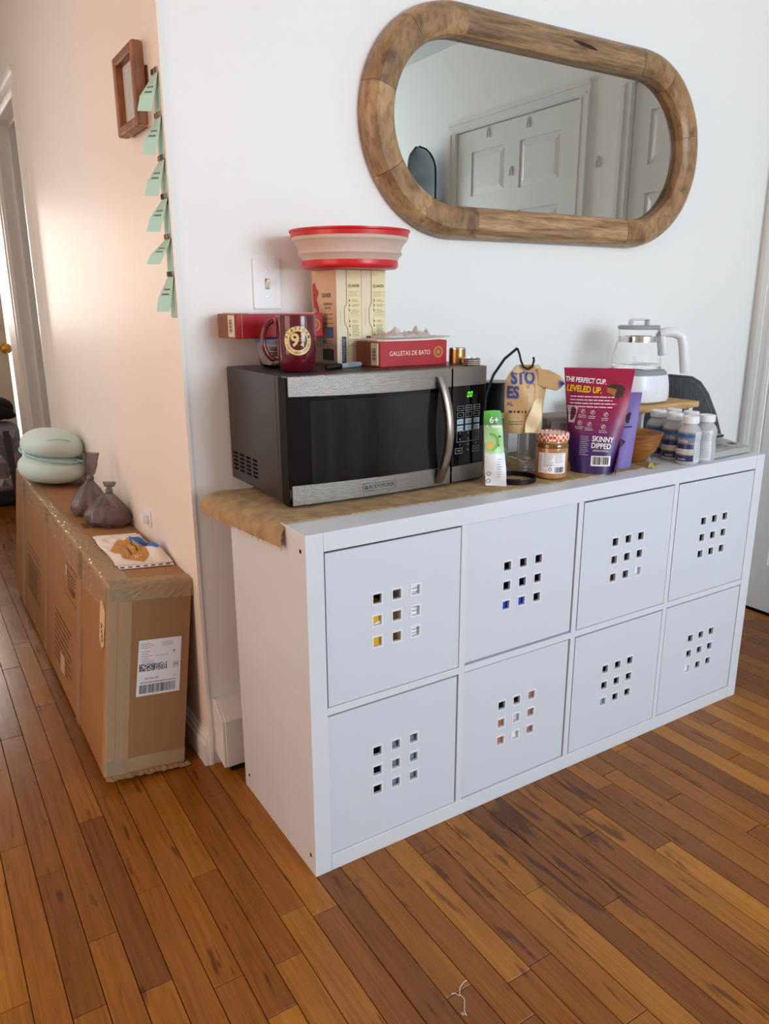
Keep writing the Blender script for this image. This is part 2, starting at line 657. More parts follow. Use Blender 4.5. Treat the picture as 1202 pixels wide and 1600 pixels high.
floor = struct('floor', MB().box(-2.52, 2.30, -3.34, 4.82, -0.06, -0.0045), mat('subfloor_dark', '1d120a', 0.9),
               'brown oak strip floor with long narrow boards', 'floor')
struct('ceiling', MB().box(-2.52, 2.30, -3.34, 4.82, H, H + 0.08), CEIL, 'plain off white ceiling seen in the mirror', 'ceiling')
struct('wall_back', MB().box(XC, XR + 0.12, W, W + 0.12, -0.005, H), WALL, 'white painted wall behind the cabinet and mirror', 'wall')
DY0, DY1, DZ = 2.40, 3.10, 2.02        # hall doorway
struct('wall_hall', MB().box(XC, XC + 0.12, W + 0.12, DY0, -0.005, H).box(XC, XC + 0.12, DY0, DY1, DZ, H)
       .box(XC, XC + 0.12, DY1, 3.50, -0.005, H).box(XC - .0008, XC + .01, W + .002, W + .12, -.005, H), HALL_WALL, 'satin white hall wall, warm light tinted in, running back from the corner', 'wall')
struct('wall_hall_return', MB().box(XC, 1.3, 3.50, 3.60, -0.005, H), HALL_WALL, 'white wall return past the hall doorway, warm light tinted in', 'wall')
struct('wall_side_room', MB().box(1.2, 1.3, W + 0.12, 3.50, -0.005, H).box(1.2, 1.3, 3.6, 4.7, -0.005, H), WALL, 'white wall of the room beyond the hall doorway', 'wall')
EX0, EX1, EZ = -0.79, 0.10, 2.03       # door at the end of the hall
struct('wall_hall_end', MB().box(-1.15, EX0, 4.70, 4.82, -0.005, H).box(EX1, 1.3, 4.70, 4.82, -0.005, H)
       .box(EX0, EX1, 4.70, 4.82, EZ, H), HALL_WALL, 'end wall of the hall around the glazed door', 'wall')
HY0, HY1, HZ0, HZ1 = 1.22, 2.38, 0.60, 2.04  # opening added for the warm hall fill
struct('wall_hall_left', MB().box(-1.17, -1.05, 0.95, HY0, -0.005, H).box(-1.17, -1.05, HY1, 4.70, -0.005, H)
       .box(-1.17, -1.05, HY0, HY1, -0.005, HZ0).box(-1.17, -1.05, HY0, HY1, HZ1, H), HALL_WALL, 'left wall of the hall with an added window opening', 'wall')
struct('wall_left_back', MB().box(-2.40, -1.05, 0.83, 0.95, -0.005, H), WALL, 'white wall left of the hall', 'wall')
# left wall with an opening added for the warm side fill
LY0, LY1, LZ0, LZ1 = -1.15, 0.45, 0.48, 2.12
struct('wall_left', MB().box(-2.52, -2.40, -3.2, LY0, -0.005, H).box(-2.52, -2.40, LY1, 0.95, -0.005, H)
       .box(-2.52, -2.40, LY0, LY1, -0.005, LZ0).box(-2.52, -2.40, LY0, LY1, LZ1, H), WALL, 'white left wall with a large added window opening', 'wall')
# front wall (behind the camera) with its window
FX0, FX1, FZ0, FZ1 = 0.30, 1.90, 0.88, 2.22
struct('wall_front', MB().box(-2.52, FX0, -3.34, -3.2, -0.005, H).box(FX1, 2.30, -3.34, -3.2, -0.005, H)
       .box(FX0, FX1, -3.34, -3.2, -0.005, FZ0).box(FX0, FX1, -3.34, -3.2, FZ1, H), WALL, 'white wall opposite the mirror with a window', 'wall')


def window(name, label, fn, w, h):
    """sash window in the local plane a (width) x b (height); fn(a,b,h)->point"""
    e = thing(name, label, 'window', kind='structure')
    MB().ring([(-w / 2, -h / 2), (w / 2, -h / 2), (w / 2, h / 2), (-w / 2, h / 2)],
              [(-w / 2 + .05, -h / 2 + .05), (w / 2 - .05, -h / 2 + .05), (w / 2 - .05, h / 2 - .05), (-w / 2 + .05, h / 2 - .05)],
              0.0, 0.05, fn).build('window_frame', TRIM, e)
    MB().prism([(-w / 2 + .05, -0.02), (w / 2 - .05, -0.02), (w / 2 - .05, 0.02), (-w / 2 + .05, 0.02)], 0.005, 0.045, fn).build('meeting_rail', TRIM, e)
    for s in (-1, 1):
        b0, b1 = (0.02, h / 2 - .05) if s > 0 else (-h / 2 + .05, -0.02)
        MB().prism([(-w / 2 + .05, b0), (w / 2 - .05, b0), (w / 2 - .05, b1), (-w / 2 + .05, b1)], 0.022, 0.026, fn).build('pane', PANE, e)
    return e


window('window_1', 'white sash window facing the mirror wall', lambda a, b, h: ((FX0 + FX1) / 2 + a, -3.225 + h * .5, (FZ0 + FZ1) / 2 + b), FX1 - FX0, FZ1 - FZ0)
window('added_window_left', 'added white sash window for warm fill on the left wall', lambda a, b, h: (-2.41 + h * .5, (LY0 + LY1) / 2 + a, (LZ0 + LZ1) / 2 + b), LY1 - LY0, LZ1 - LZ0)  # unseen window added around the warm side fill

window('added_window_hall', 'added white sash window for warm fill on the left wall of the hall', lambda a, b, h: (-1.055 + h * .5 - .02, (HY0 + HY1) / 2 + a, (HZ0 + HZ1) / 2 + b), HY1 - HY0, HZ1 - HZ0)  # unseen window added around the warm hall fill

# right wall with two doorways
NY0, NY1, NZ = -0.155, 0.425, 2.055     # door close to the corner
GY0, GY1, GZ = -1.352, -0.458, 2.06     # larger door
struct('wall_right', MB().box(XR, XR + .12, -3.2, GY0, -.005, H).box(XR, XR + .12, GY1, NY0, -.005, H)
       .box(XR, XR + .12, NY1, W, -.005, H).box(XR, XR + .12, GY0, GY1, GZ, H).box(XR, XR + .12, NY0, NY1, NZ, H)
       .box(XR + .12, XR + .16, -3.2, W, -.005, H), WALL, 'white right wall with two panelled doors', 'wall')  # last box: unseen outer skin added to stop sky light leaking round the doors


def casing(parent, y0, y1, z1, x, s, w=0.062):
    """stepped door casing round an opening in a wall plane x=const, proud towards s"""
    for a, b, nm in ((y0 - w, y0, 0), (y1, y1 + w, 0)):
        lo = a < y0
        MB().box(x, x + s * .012, a, b, 0, z1).box(x + s * .012, x + s * .019, *((a, a + .02) if lo else (b - .02, b)), 0, z1 + .0) \
            .box(x + s * .012, x + s * .016, *((b - .016, b - .006) if lo else (a + .006, a + .016)), 0, z1).build('casing_side', TRIM, parent)
    MB().box(x, x + s * .012, y0 - w, y1 + w, z1, z1 + w).box(x + s * .012, x + s * .019, y0 - w, y1 + w, z1 + w - .02, z1 + w) \
        .box(x + s * .012, x + s * .016, y0 - w + .02, y1 + w - .02, z1 + .006, z1 + .016).build('casing_head', TRIM, parent)


def panel_door(name, label, y0, y1, z1, cols, rows, x, s):
    """door slab in a plane x=const: stiles and rails proud of a core, raised panels"""
    d = thing(name, label, 'door', kind='structure')
    g = 0.003
    MB().box(x + s * .0, x - s * .03, y0 + g, y1 - g, 0.012, z1 - g).build('slab', TRIM, d)
    st = MB()
    ys = [y0 + g] + [v for c in cols for v in c] + [y1 - g]
    for i in range(0, len(ys), 2):
        st.box(x, x + s * .008, ys[i], ys[i + 1], 0.012, z1 - g)
    zs = [0.012] + [v for r in rows for v in r] + [z1 - g]
    for i in range(0, len(zs), 2):
        for c in cols:
            st.box(x, x + s * .008, c[0], c[1], zs[i], zs[i + 1])
    st.build('stile_frame', TRIM, d)
    for c in cols:
        for r in rows:
            i, j = 0.006, 0.036
            fn = lambda a, b, h: (x + s * h, a, b)
            p0 = [(c[0] + i, r[0] + i), (c[1] - i, r[0] + i), (c[1] - i, r[1] - i), (c[0] + i, r[1] - i)]
            p1 = [(c[0] + j, r[0] + j), (c[1] - j, r[0] + j), (c[1] - j, r[1] - j), (c[0] + j, r[1] - j)]
            MB().add([fn(a, b, 0) for a, b in p0] + [fn(a, b, .0075) for a, b in p1],
                     [(4, 5, 6, 7), (0, 1, 5, 4), (1, 2, 6, 5), (2, 3, 7, 6), (3, 0, 4, 7), (3, 2, 1, 0)]).build('panel', TRIM, d)
    casing(d, y0, y1, z1, XR, -1)
    return d


d4 = panel_door('door_4', 'wide white six panel door reflected in the mirror', GY0, GY1, GZ,
                [(-1.232, -0.965), (-0.855, -0.575)], [(0.2, 0.78), (0.93, 1.632), (1.735, 1.952)], XR + 0.010, -1)
for z in (1.835, 1.05, 0.25):
    h = MB().box(XR + .004, XR + .022, GY1 - .004, GY1 + .004, z - .045, z + .045).build('hinge', mat('hinge_metal', '7f7a72', 0.35, 1.0), d4)
    MB().tube([(XR - .002, GY1, z - .047), (XR - .002, GY1, z + .047)], 0.006, 10).build('hinge_pin', mat('hinge_metal'), h)
d3 = panel_door('door_3', 'narrow white panel door close to the corner right of the cabinet', NY0, NY1, NZ,
                [(-0.068, 0.105), (0.165, 0.338)], [(0.2, 0.78), (0.93, 1.622), (1.73, 1.938)], XR + 0.010, -1)
for z in (1.075, 0.2, 1.85):
    h = MB().box(XR + .004, XR + .022, NY1 - .004, NY1 + .004, z - .04, z + .04).build('hinge', mat('hinge_metal'), d3)
    MB().tube([(XR - .004, NY1, z - .04), (XR - .004, NY1, z + .04)], 0.006, 10).build('hinge_pin', mat('hinge_metal'), h)

# hall doorway: lining, stop and casings, no leaf in view
d1 = thing('door_1', 'white cased doorway in the warm tinted hall wall', 'doorway', kind='structure')
TRIM_HALL = mat('trim_hall', 'f6f1ea', 0.3)
MB().box(XC - .004, XC + .124, DY1 - .018, DY1, 0, DZ).build('jamb', TRIM_HALL, d1)
MB().box(XC - .004, XC + .124, DY0, DY0 + .018, 0, DZ).build('jamb', TRIM_HALL, d1)
MB().box(XC - .004, XC + .124, DY0, DY1, DZ - .018, DZ).build('head_jamb', TRIM_HALL, d1)
MB().box(XC + .05, XC + .085, DY1 - .032, DY1 - .018, 0, DZ - .018).build('door_stop', TRIM_HALL, d1)
MB().box(XC + .05, XC + .085, DY0 + .018, DY1 - .018, DZ - .032, DZ - .018).build('door_stop', TRIM_HALL, d1)
for a, b in ((DY0 - .062, DY0), (DY1, DY1 + .062)):
    MB().box(XC - .018, XC, a, b, 0, DZ).box(XC - .024, XC - .018, *((a, a + .02) if a < DY0 else (b - .02, b)), 0, DZ).build('casing_side', TRIM_HALL, d1)
MB().box(XC - .018, XC, DY0 - .062, DY1 + .062, DZ, DZ + .062).box(XC - .024, XC - .018, DY0 - .062, DY1 + .062, DZ + .042, DZ + .062).build('casing_head', TRIM_HALL, d1)

# glazed door at the end of the hall, standing ajar
d2 = thing('door_2', 'cream glazed door with brass knob, ajar at the hall end', 'door', (EX0 + .004, 4.735, 0), rotz=-0.042, kind='structure')
CREAM = mat('cream_door', 'eadfcb', 0.35)
dw = 0.845
MB().box(0, dw, 0, .04, 0.012, 0.92).build('lower_panel', CREAM, d2)
MB().box(0, .12, 0, .04, .92, 1.90).build('stile', CREAM, d2)
MB().box(.48, dw, 0, .04, .92, 1.90).build('stile', CREAM, d2)
MB().box(0, dw, 0, .04, 1.90, 2.02).build('top_rail', CREAM, d2)
MB().box(.12, .48, .018, .022, .92, 1.90).build('pane', PANE, d2)
BRASS = mat('brass', 'c9a24a', 0.22, 1.0)
kn = MB().lathe([(0.0, 0), (.026, 0), (.028, .006), (.012, .012), (.011, .03), (.024, .042), (.029, .054), (.024, .066), (.0, .07)], 20)
kn.move(lambda p: Vector((dw - .014 + p.x * 1.25, -p.z * 1.1, .895 + p.y * 1.25))).move(lambda p: Vector((p.x, p.y, p.z)))
kn.build('door_knob', BRASS, d2, smooth=0.7)
MB().lathe([(.0, 0), (.022, 0), (.022, .012), (.0, .014)], 18).move(lambda p: Vector((dw - .026, -p.z, 1.03 + p.y))).build('deadbolt', BRASS, d2, smooth=0.6)

# baseboards
def baseboard(name, label, x0, x1, y0, y1, axis, s):
    mb = MB()
    for t, z0, z1 in ((.016, 0, .062), (.012, .062, .078), (.007, .078, .088)):
        if axis == 'x':
            mb.box(x0, x0 + s * t, y0, y1, z0, z1)
        else:
            mb.box(x0, x1, y0, y0 + s * t, z0, z1)
    return struct(name, mb, TRIM, label, 'baseboard')


baseboard('baseboard_hall', 'white stepped baseboard along the hall wall behind the carton', XC, 0, W - .001, DY0 - .062, 'x', -1)
baseboard('baseboard_right', 'white baseboard between the two right doors', XR, 0, GY1 + .064, NY0 - .064, 'x', -1)
baseboard('baseboard_right_front', 'white baseboard of the right wall under the skateboard', XR, 0, -3.2, GY0 - .064, 'x', -1)
MB_c = MB().box(XC - .002, XC + .006, W - .004, W + .002, 0.0, H)
struct('trim_1', MB_c, mat('corner_bead', 'ece6df', 0.5), 'thin corner bead where hall wall meets the back wall', 'trim')

# baseboard heater behind the cabinet
ht = thing('baseboard_heater', 'white metal baseboard heater end poking out beside the cabinet', 'heater', (-0.03, 0, 0))
prof = [(W - .002, .035), (W - .068, .02), (W - .068, .152), (W - .022, .192), (W - .002, .192)]
HEAT = mat('heater_enamel', 'e4e2df', 0.4, bump=(40, .1), var=(9, 'd9d6d1'))
MB().prism([(a, b) for a, b in prof], 0.006, 1.46, lambda a, b, h: (h, a, b)).build('cover', HEAT, ht, bevel=.002)
MB().prism([(a + (.0015 if a < .5 else 0), b) for a, b in prof], -.001, .006, lambda a, b, h: (h, a, b)).build('end_cap', HEAT, ht, bevel=.0015)
MB().box(.02, 1.44, W - .058, W - .012, .0, .03).build('fin_tray', mat('heater_dark', '2a2522', 0.6, 0.4), ht)

# ------------------------------------------------------------------ floor boards
BW = 0.0565
rf = random.Random(11)
known = {-2: [.45], -1: [.95, .32, -.073], 0: [.082], 1: [.46, -.084], 12: [-.412], 14: [-.276], 18: [-.215], 20: [-.33], 23: [-.231]}
boards = []
for k in range(-35, 46):
    x0 = -0.450 + BW * k
    x1 = x0 + BW
    if x0 > XR - .01 or x1 < -2.4:
        continue
    x0, x1 = max(x0, -2.4), min(x1, XR)
    yend = 4.7 if (-1.06 < (x0 + x1) / 2 < XC) else (W if (x0 + x1) / 2 > XC else 0.83)
    ends = sorted(known.get(k, [rf.uniform(-.6, .5)]))
    cuts = list(ends)
    y = ends[0]
    while y > -3.2:
        y -= rf.uniform(.30, 1.0)
        cuts.append(max(y, -3.2))
    y = ends[-1]
    while y < yend:
        y += rf.uniform(.30, 1.0)
        cuts.append(min(y, yend))
    cuts = sorted(set(c for c in cuts if c <= yend))
    for a, b in zip(cuts, cuts[1:]):
        if b - a > .02:
            boards.append((x0, x1, a, b))


def seen(bd):
    n = 0
    for i in range(9):
        for x in (bd[0], bd[1]):
            y = bd[2] + (bd[3] - bd[2]) * i / 8
            q = view_px((x, y, 0))
            if q and -5 < q[0] < 1207 and 0 < q[1] < 1605:
                if (0.03 < x < 1.46 and 0.03 < y < .52) or (x > .2 and y > 0.1 and x < 1.9) or (-.29 < x and .6 < y):
                    continue
                n += 1
    return n


def board_mb(bd, mb):
    x0, x1, a, b = bd
    g, c, t, d = .0008, .0006, .0, -.006
    x0, x1, a, b = x0 + g, x1 - g, a + g, b - g
    dz = rf.uniform(-.0003, 0.0)
    lo = [(x0, a, d), (x1, a, d), (x1, b, d), (x0, b, d)]
    mid = [(x0, a, dz - c), (x1, a, dz - c), (x1, b, dz - c), (x0, b, dz - c)]
    top = [(x0 + c, a + c, dz), (x1 - c, a + c, dz), (x1 - c, b - c, dz), (x0 + c, b - c, dz)]
    fs = [(8, 9, 10, 11)]
    for i in range(4):
        j = (i + 1) % 4
        fs += [(i, j, 4 + j, 4 + i), (4 + i, 4 + j, 8 + j, 8 + i)]
    return mb.add(lo + mid + top, fs)


scored = sorted(boards, key=seen, reverse=True)
vis = [b for b in scored if seen(b) > 0][:298]
visset = set(vis)
for b in vis:
    board_mb(b, MB()).build('floor_board', FLOOR, floor)
rest = MB()
for b in boards:
    if b not in visset:
        board_mb(b, rest)
rest.build('floor_boards', FLOOR, floor, kind='stuff')
print('boards', len(boards), 'seen', len(vis))
# ------------------------------------------------------------------ the cabinet
T = 0.763
CAB = mat('cabinet_white_foil', 'd6dbe2', 0.36, bump=(160, .04))
cab = thing('shelf_unit', 'long white cube shelf unit, four wide and two high', 'cabinet')
P, D, OP = 0.0385, 0.39, 0.335
for x in (0.0, 1.465 - P):
    MB().box(x, x + P, 0, D, 0.0, T).build('side_panel', CAB, cab, bevel=.0012)
MB().box(P + .0003, 1.465 - P - .0003, .0005, D, T - P, T).build('top_panel', CAB, cab, bevel=.001)
MB().box(P + .0003, 1.465 - P - .0003, .0005, D, 0.0, P).build('bottom_panel', CAB, cab, bevel=.001)
xs = [P + (OP + .016) * i for i in range(4)]
for x in xs[1:]:
    MB().box(x - .016, x, .001, D, P, T - P).build('divider', CAB, cab, bevel=.0008)
zr = [P, P + OP + .016]
for x in xs:
    MB().box(x, x + OP, .001, D, P + OP, P + OP + .016).build('shelf', CAB, cab, bevel=.0008)
DARK = mat('dark_hole', '17130f', 0.8)
for y, z in ((.022, .042), (.362, .042), (.022, .727), (.362, .727)):
    MB().lathe([(0.0045, 0), (0.0045, .0006)], 14).move(lambda p: Vector((-p.z, y + p.x, z + p.y))).build('screw_hole', DARK, cab)

# eight storage boxes with nine square holes in front
BOXM = mat('box_white_plastic', 'd0d6e0', 0.42, bump=(120, .04))
RIM = mat('box_rim_plastic', 'e2e6ec', 0.4)
HP, HS = 0.0475, 0.0205


def storage_box():
    """local origin: bottom centre of the front face, front looks to -y"""
    e = bpy.data.objects.new('storage_box', None)
    e.empty_display_size = .05
    COL.objects.link(e)
    w, h, t, dp = .3300, .3285, .006, .36
    hc = .1635
    cx = [-w / 2, -HP - HS / 2, -HP + HS / 2, -HS / 2, HS / 2, HP - HS / 2, HP + HS / 2, w / 2]
    cz = [0, hc - HP - HS / 2, hc - HP + HS / 2, hc - HS / 2, hc + HS / 2, hc + HP - HS / 2, hc + HP + HS / 2, h]
    hole = {(i, j) for i in (1, 3, 5) for j in (1, 3, 5)}
    vs, fs = [], []
    for y in (0, t):
        for z in cz:
            for x in cx:
                vs.append((x, y, z))
    id_ = lambda i, j, k: k * 64 + j * 8 + i
    for j in range(7):
        for i in range(7):
            if (i, j) in hole:
                c = [(i, j), (i + 1, j), (i + 1, j + 1), (i, j + 1)]
                for q in range(4):
                    a, b = c[q], c[(q + 1) % 4]
                    fs.append((id_(*a, 0), id_(*b, 0), id_(*b, 1), id_(*a, 1)))
            else:
                fs.append((id_(i, j, 0), id_(i + 1, j, 0), id_(i + 1, j + 1, 0), id_(i, j + 1, 0)))
                fs.append((id_(i, j, 1), id_(i, j + 1, 1), id_(i + 1, j + 1, 1), id_(i + 1, j, 1)))
    for i in range(7):
        fs.append((id_(i, 0, 0), id_(i, 0, 1), id_(i + 1, 0, 1), id_(i + 1, 0, 0)))
        fs.append((id_(i, 7, 0), id_(i + 1, 7, 0), id_(i + 1, 7, 1), id_(i, 7, 1)))
        fs.append((id_(0, i, 0), id_(0, i + 1, 0), id_(0, i + 1, 1), id_(0, i, 1)))
        fs.append((id_(7, i, 0), id_(7, i, 1), id_(7, i + 1, 1), id_(7, i + 1, 0)))
    MB().add(vs, fs).build('front_panel', BOXM, e)
    for i in (-1, 0, 1):
        for j in (-1, 0, 1):
            o, n = HS / 2 + .0035, HS / 2
            MB().ring([(-o, -o), (o, -o), (o, o), (-o, o)], [(-n, -n), (n, -n), (n, n), (-n, n)], -.0012, 0.0005,
                      lambda a, b, q: (i * HP + a, q, hc + j * HP + b)).build('hole_rim', RIM, e)
    MB().box(-w / 2, -w / 2 + .004, t, dp, 0, h - .02).build('side_wall', BOXM, e)
    MB().box(w / 2 - .004, w / 2, t, dp, 0, h - .02).build('side_wall', BOXM, e)
    MB().box(-w / 2, w / 2, dp - .004, dp, 0, h - .02).build('back_wall', BOXM, e)
    MB().box(-w / 2 + .004, w / 2 - .004, t, dp - .004, 0, .004).build('base', BOXM, e)
    return e


sb0 = storage_box()
where = ['leftmost in the upper row, papers showing through its holes', 'second in the upper row, blue item in its lowest holes',
         'third from the left in the upper row, mostly dark holes', 'rightmost in the upper row beneath the kitchen scale',
         'leftmost in the lower row beside the floor corner', 'second in the lower row, orange cartons inside',
         'third from the left in the lower row, nearly black holes', 'rightmost in the lower row, one hole filled white']
jig = [(0.002, .0030, .0012), (0.0, .0030, -.0022), (.0006, .0030, .0022), (.0008, .0025, .0016),
       (-.0006, .0030, -.0014), (-.0008, .0035, -.0020), (.0008, .0030, .0020), (.0, .0025, .0006)]
SBOX = []
for n in range(8):
    c, r = n % 4, n // 4
    e = sb0 if n == 0 else copy_tree(sb0)
    x = xs[c] + OP / 2 + jig[n][2]
    z = zr[1 - r] + .0008 + {1: .0052, 2: .0012, 5: .0030, 7: .0022}.get(n, .0012)
    e.location = (x, jig[n][1], z)
    e.rotation_euler = (0, 0, jig[n][0])
    tag(e, 'white square-holed storage box, ' + where[n], 'storage box', 'white storage boxes in the shelf unit')
    SBOX.append((x, jig[n][1], z))


def inbox(n, name, label, cat, a0, a1, z0, z1, m, d0=.03, d1=.10, bevel=.002):
    """something standing in storage box n; a across from its middle, z above its base"""
    x, y, z = SBOX[n]
    e = thing(name, label, cat, (x + (a0 + a1) / 2, y + d0, z + .0045 + z0))
    w, h = (a1 - a0), (z1 - z0)
    MB().box(-w / 2, w / 2, 0, d1 - d0, 0, h).build('body', m, e, bevel=bevel)
    return e, w, h


KRAFT = mat('kraft_carton', 'b9795a', 0.75, var=(14, 'a96c4f'))
e, w, h = inbox(0, 'paper_stack', 'white printed papers behind the right holes of the leftmost upper box', 'papers', .012, .155, 0, .245, PAPER, .0068, .05)
pr = Print(lambda a, b: (a, -.0005, b))
pr.lines(-w / 2 + .008, w / 2 - .01, h - .02, 26, .0085, .0016, 3, .5)
pr.build('print', mat('ink_blue_grey', '5b6680', .7), e)
e, w, h = inbox(0, 'snack_packet', 'yellow and white packet behind the left holes of the leftmost upper box', 'packet', -.12, -.008, 0, .178, mat('packet_yellow', 'e2ae18', .4), .0068, .07, .004)
Print(lambda a, b: (a, -.0006, b)).poly([(-w / 2 + .01, h - .05), (w / 2 - .01, h - .016), (w / 2 - .01, h - .034), (-w / 2 + .01, h - .074)]).build('print', PAPER, e)
Print(lambda a, b: (a, -.0006, b)).rect(-w / 2 + .008, w / 2 - .008, .02, h - .095).build('dark_panel', mat('packet_dark', '3c3a44', .4), e)
e, w, h = inbox(1, 'blue_tin', 'deep blue tin behind the lowest holes of the second upper box', 'tin', -.13, .04, 0, .128, mat('tin_blue', '2a4fd0', .35), .010, .10)
MB().box(-w / 2 - .002, w / 2 + .002, -.002, .092, h, h + .012).build('lid', mat('tin_blue_dark', '14256e', .35), e, bevel=.002)
e, w, h = inbox(1, 'grey_folder', 'pale grey folder at the top left hole of the second upper box', 'folder', -.15, -.03, 0, .245, mat('folder_grey', '8f9aa6', .6), .12, .14)
MB().box(-w / 2, -w / 2 + .04, -.002, 0, h, h + .012).build('tab', mat('folder_grey'), e)
e, w, h = inbox(2, 'brown_packet', 'brown packet behind the left holes of the third upper box', 'packet', -.12, -.028, 0, .18, mat('packet_brown', '7d5a43', .5), .012, .07, .004)
MB().box(-w / 2, w / 2, .025, .032, h, h + .014).build('seal', mat('packet_brown'), e)
e, w, h = inbox(2, 'white_carton', 'white carton behind the bottom right hole of the third upper box', 'carton', .02, .13, 0, .118, PAPER, .008, .09)
MB().box(-w / 2, w / 2, .02, .06, h, h + .003).build('flap', PAPER, e)
e, w, h = inbox(3, 'olive_pouch', 'dim olive pouch behind the middle holes of the rightmost upper box', 'pouch', -.03, .12, 0, .20, mat('pouch_olive', '4b4334', .5), .05, .1, .012)
MB().box(-w / 2, w / 2, .02, .03, h, h + .015).build('seal', mat('pouch_olive'), e)
e, w, h = inbox(4, 'folded_cloth', 'grey blue folded cloth inside the leftmost lower box', 'cloth', -.02, .13, 0, .21, mat('cloth_slate', '7d8d9b', .9), .010, .16, .012)
MB().box(-w / 2 + .01, w / 2 - .01, -.006, .03, h * .55, h * .62).build('fold', mat('cloth_slate'), e, bevel=.003)
e, w, h = inbox(4, 'white_cup', 'white cup behind the right holes of the leftmost lower box', 'cup', .03, .10, .2155, .29, PAPER, .010, .08, .008)
MB().box(-w / 2 + .006, w / 2 - .006, .004, .06, h, h + .004).build('lid', PAPER, e)
for q, (a0, a1, z1, d0) in enumerate(((-.15, -.018, .185, .0068), (.022, .15, .25, .0075))):
    e, w, h = inbox(5, 'orange_carton', 'orange brown carton behind the %s holes of the second lower box' % ('left', 'right')[q], 'carton', a0, a1, 0, z1, KRAFT, d0, d0 + .08)
    MB().box(-w / 2, w / 2, .01, .04, h, h + .003).build('flap', KRAFT, e)
e, w, h = inbox(5, 'ribbed_roll', 'white ribbed roll in the middle holes of the second lower box', 'roll', -.014, .019, 0, .19, PAPER, .0072, .035, .006)
for q in range(9):
    MB().box(-w / 2 - .0004, w / 2 + .0004, -.0008, .02, .145 + q * .005, .1465 + q * .005).build('rib', mat('rib_grey', 'a9abb0', .6), e)
e, w, h = inbox(6, 'dark_bag', 'dark bag filling the third lower box', 'bag', -.12, .13, 0, .19, mat('bag_charcoal', '2d2d31', .8), .06, .2, .03)
MB().box(-.03, .03, .05, .06, h, h + .03).build('handle', mat('bag_charcoal'), e, bevel=.004)
e, w, h = inbox(6, 'teal_packet', 'small teal packet at the lowest left hole of the third lower box', 'packet', -.075, -.03, 0, .125, mat('packet_teal', '8fbcb3', .5), .008, .04, .004)
MB().box(-w / 2, w / 2, .01, .016, h, h + .008).build('seal', mat('packet_teal'), e)
e, w, h = inbox(7, 'white_carton', 'white carton behind the lowest left hole of the rightmost lower box', 'carton', -.08, -.025, 0, .13, PAPER, .0064, .04)
MB().box(-w / 2, w / 2, .008, .02, h, h + .002).build('flap', PAPER, e)
e, w, h = inbox(7, 'taupe_bundle', 'taupe bundle behind the right holes of the rightmost lower box', 'bundle', -.005, .12, 0, .20, mat('bundle_taupe', '7b6f65', .8), .012, .12, .012)
MB().box(-w / 2 + .01, w / 2 - .01, -.002, .0, h * .6, h * .66).build('band', mat('rib_grey'), e)

# ------------------------------------------------------------------ burlap runner
def burlap():
    m = bpy.data.materials.new('burlap')
    m.use_nodes = True
    nt, b = nodes_of(m)
    N, L = nt.nodes, nt.links
    tc = N.new('ShaderNodeTexCoord')
    w = []
    for ax in ('X', 'Y'):
        wv = N.new('ShaderNodeTexWave'); wv.bands_direction = ax; wv.inputs['Scale'].default_value = 95; wv.inputs['Distortion'].default_value = 1.5
        L.new(tc.outputs['UV'], wv.inputs['Vector']); w.append(wv)
    mu = N.new('ShaderNodeMath'); mu.operation = 'MAXIMUM'
    L.new(w[0].outputs['Fac'], mu.inputs[0]); L.new(w[1].outputs['Fac'], mu.inputs[1])
    n = N.new('ShaderNodeTexNoise'); n.inputs['Scale'].default_value = 30
    L.new(tc.outputs['Object'], n.inputs['Vector'])
    mm = N.new('ShaderNodeMath'); mm.operation = 'MULTIPLY'
    L.new(mu.outputs[0], mm.inputs[0]); L.new(n.outputs[0], mm.inputs[1])
    r = N.new('ShaderNodeValToRGB')
    r.color_ramp.elements[0].position = .12; r.color_ramp.elements[0].color = lin('8d7350')
    r.color_ramp.elements[1].position = .55; r.color_ramp.elements[1].color = lin('c9aa80')
    L.new(mm.outputs[0], r.inputs[0]); L.new(r.outputs[0], b.inputs['Base Color'])
    bp = N.new('ShaderNodeBump'); bp.inputs['Strength'].default_value = .6; bp.inputs['Distance'].default_value = .001
    L.new(mu.outputs[0], bp.inputs['Height']); L.new(bp.outputs[0], b.inputs['Normal'])
    b.inputs['Roughness'].default_value = .95
    return m


BURLAP = burlap()
run = thing('burlap_runner', 'tan burlap table runner draped over the left end of the shelf unit', 'table runner', (0, 0, T))
front = [(-.2, .098), (.03, .092), (.22, .080), (.56, .066), (.96, .056), (1.10, .060)]


def front_y(x):
    for (a, p), (b, q) in zip(front, front[1:]):
        if x <= b:
            return p + (q - p) * (x - a) / (b - a)
    return front[-1][1]


XE = 1.09


def runner_pt(u, v):
    """u along (0 = hanging end), v across (0 = front edge)"""
    yb = .415
    hang = .13
    s = u * (XE + hang)
    x = s - hang
    y = front_y(x) + (yb - front_y(x)) * v
    if x > .022:
        return (x, y, .0016 + .0004 * math.sin(31 * x) * math.sin(27 * y))
    # roll over the edge and hang loosely, standing off more towards the back
    t = (.022 - x) / (hang + .022)
    out = .012 + .050 * v
    ang = t * 1.75
    px = .022 - (.022 + out) * math.sin(min(ang, PI / 2)) ** 0.9 * (1 if ang < PI / 2 else 1) + (.006 * (ang - PI / 2) if ang > PI / 2 else 0)
    pz = .0016 + .010 * math.sin(min(ang * 1.4, PI)) * (0.5 + v * .7) - .048 * t ** 1.7
    y2 = y + .006 * math.sin(9 * v + 2) * t - .02 * t * (1 - v)
    return (px, y2, pz)


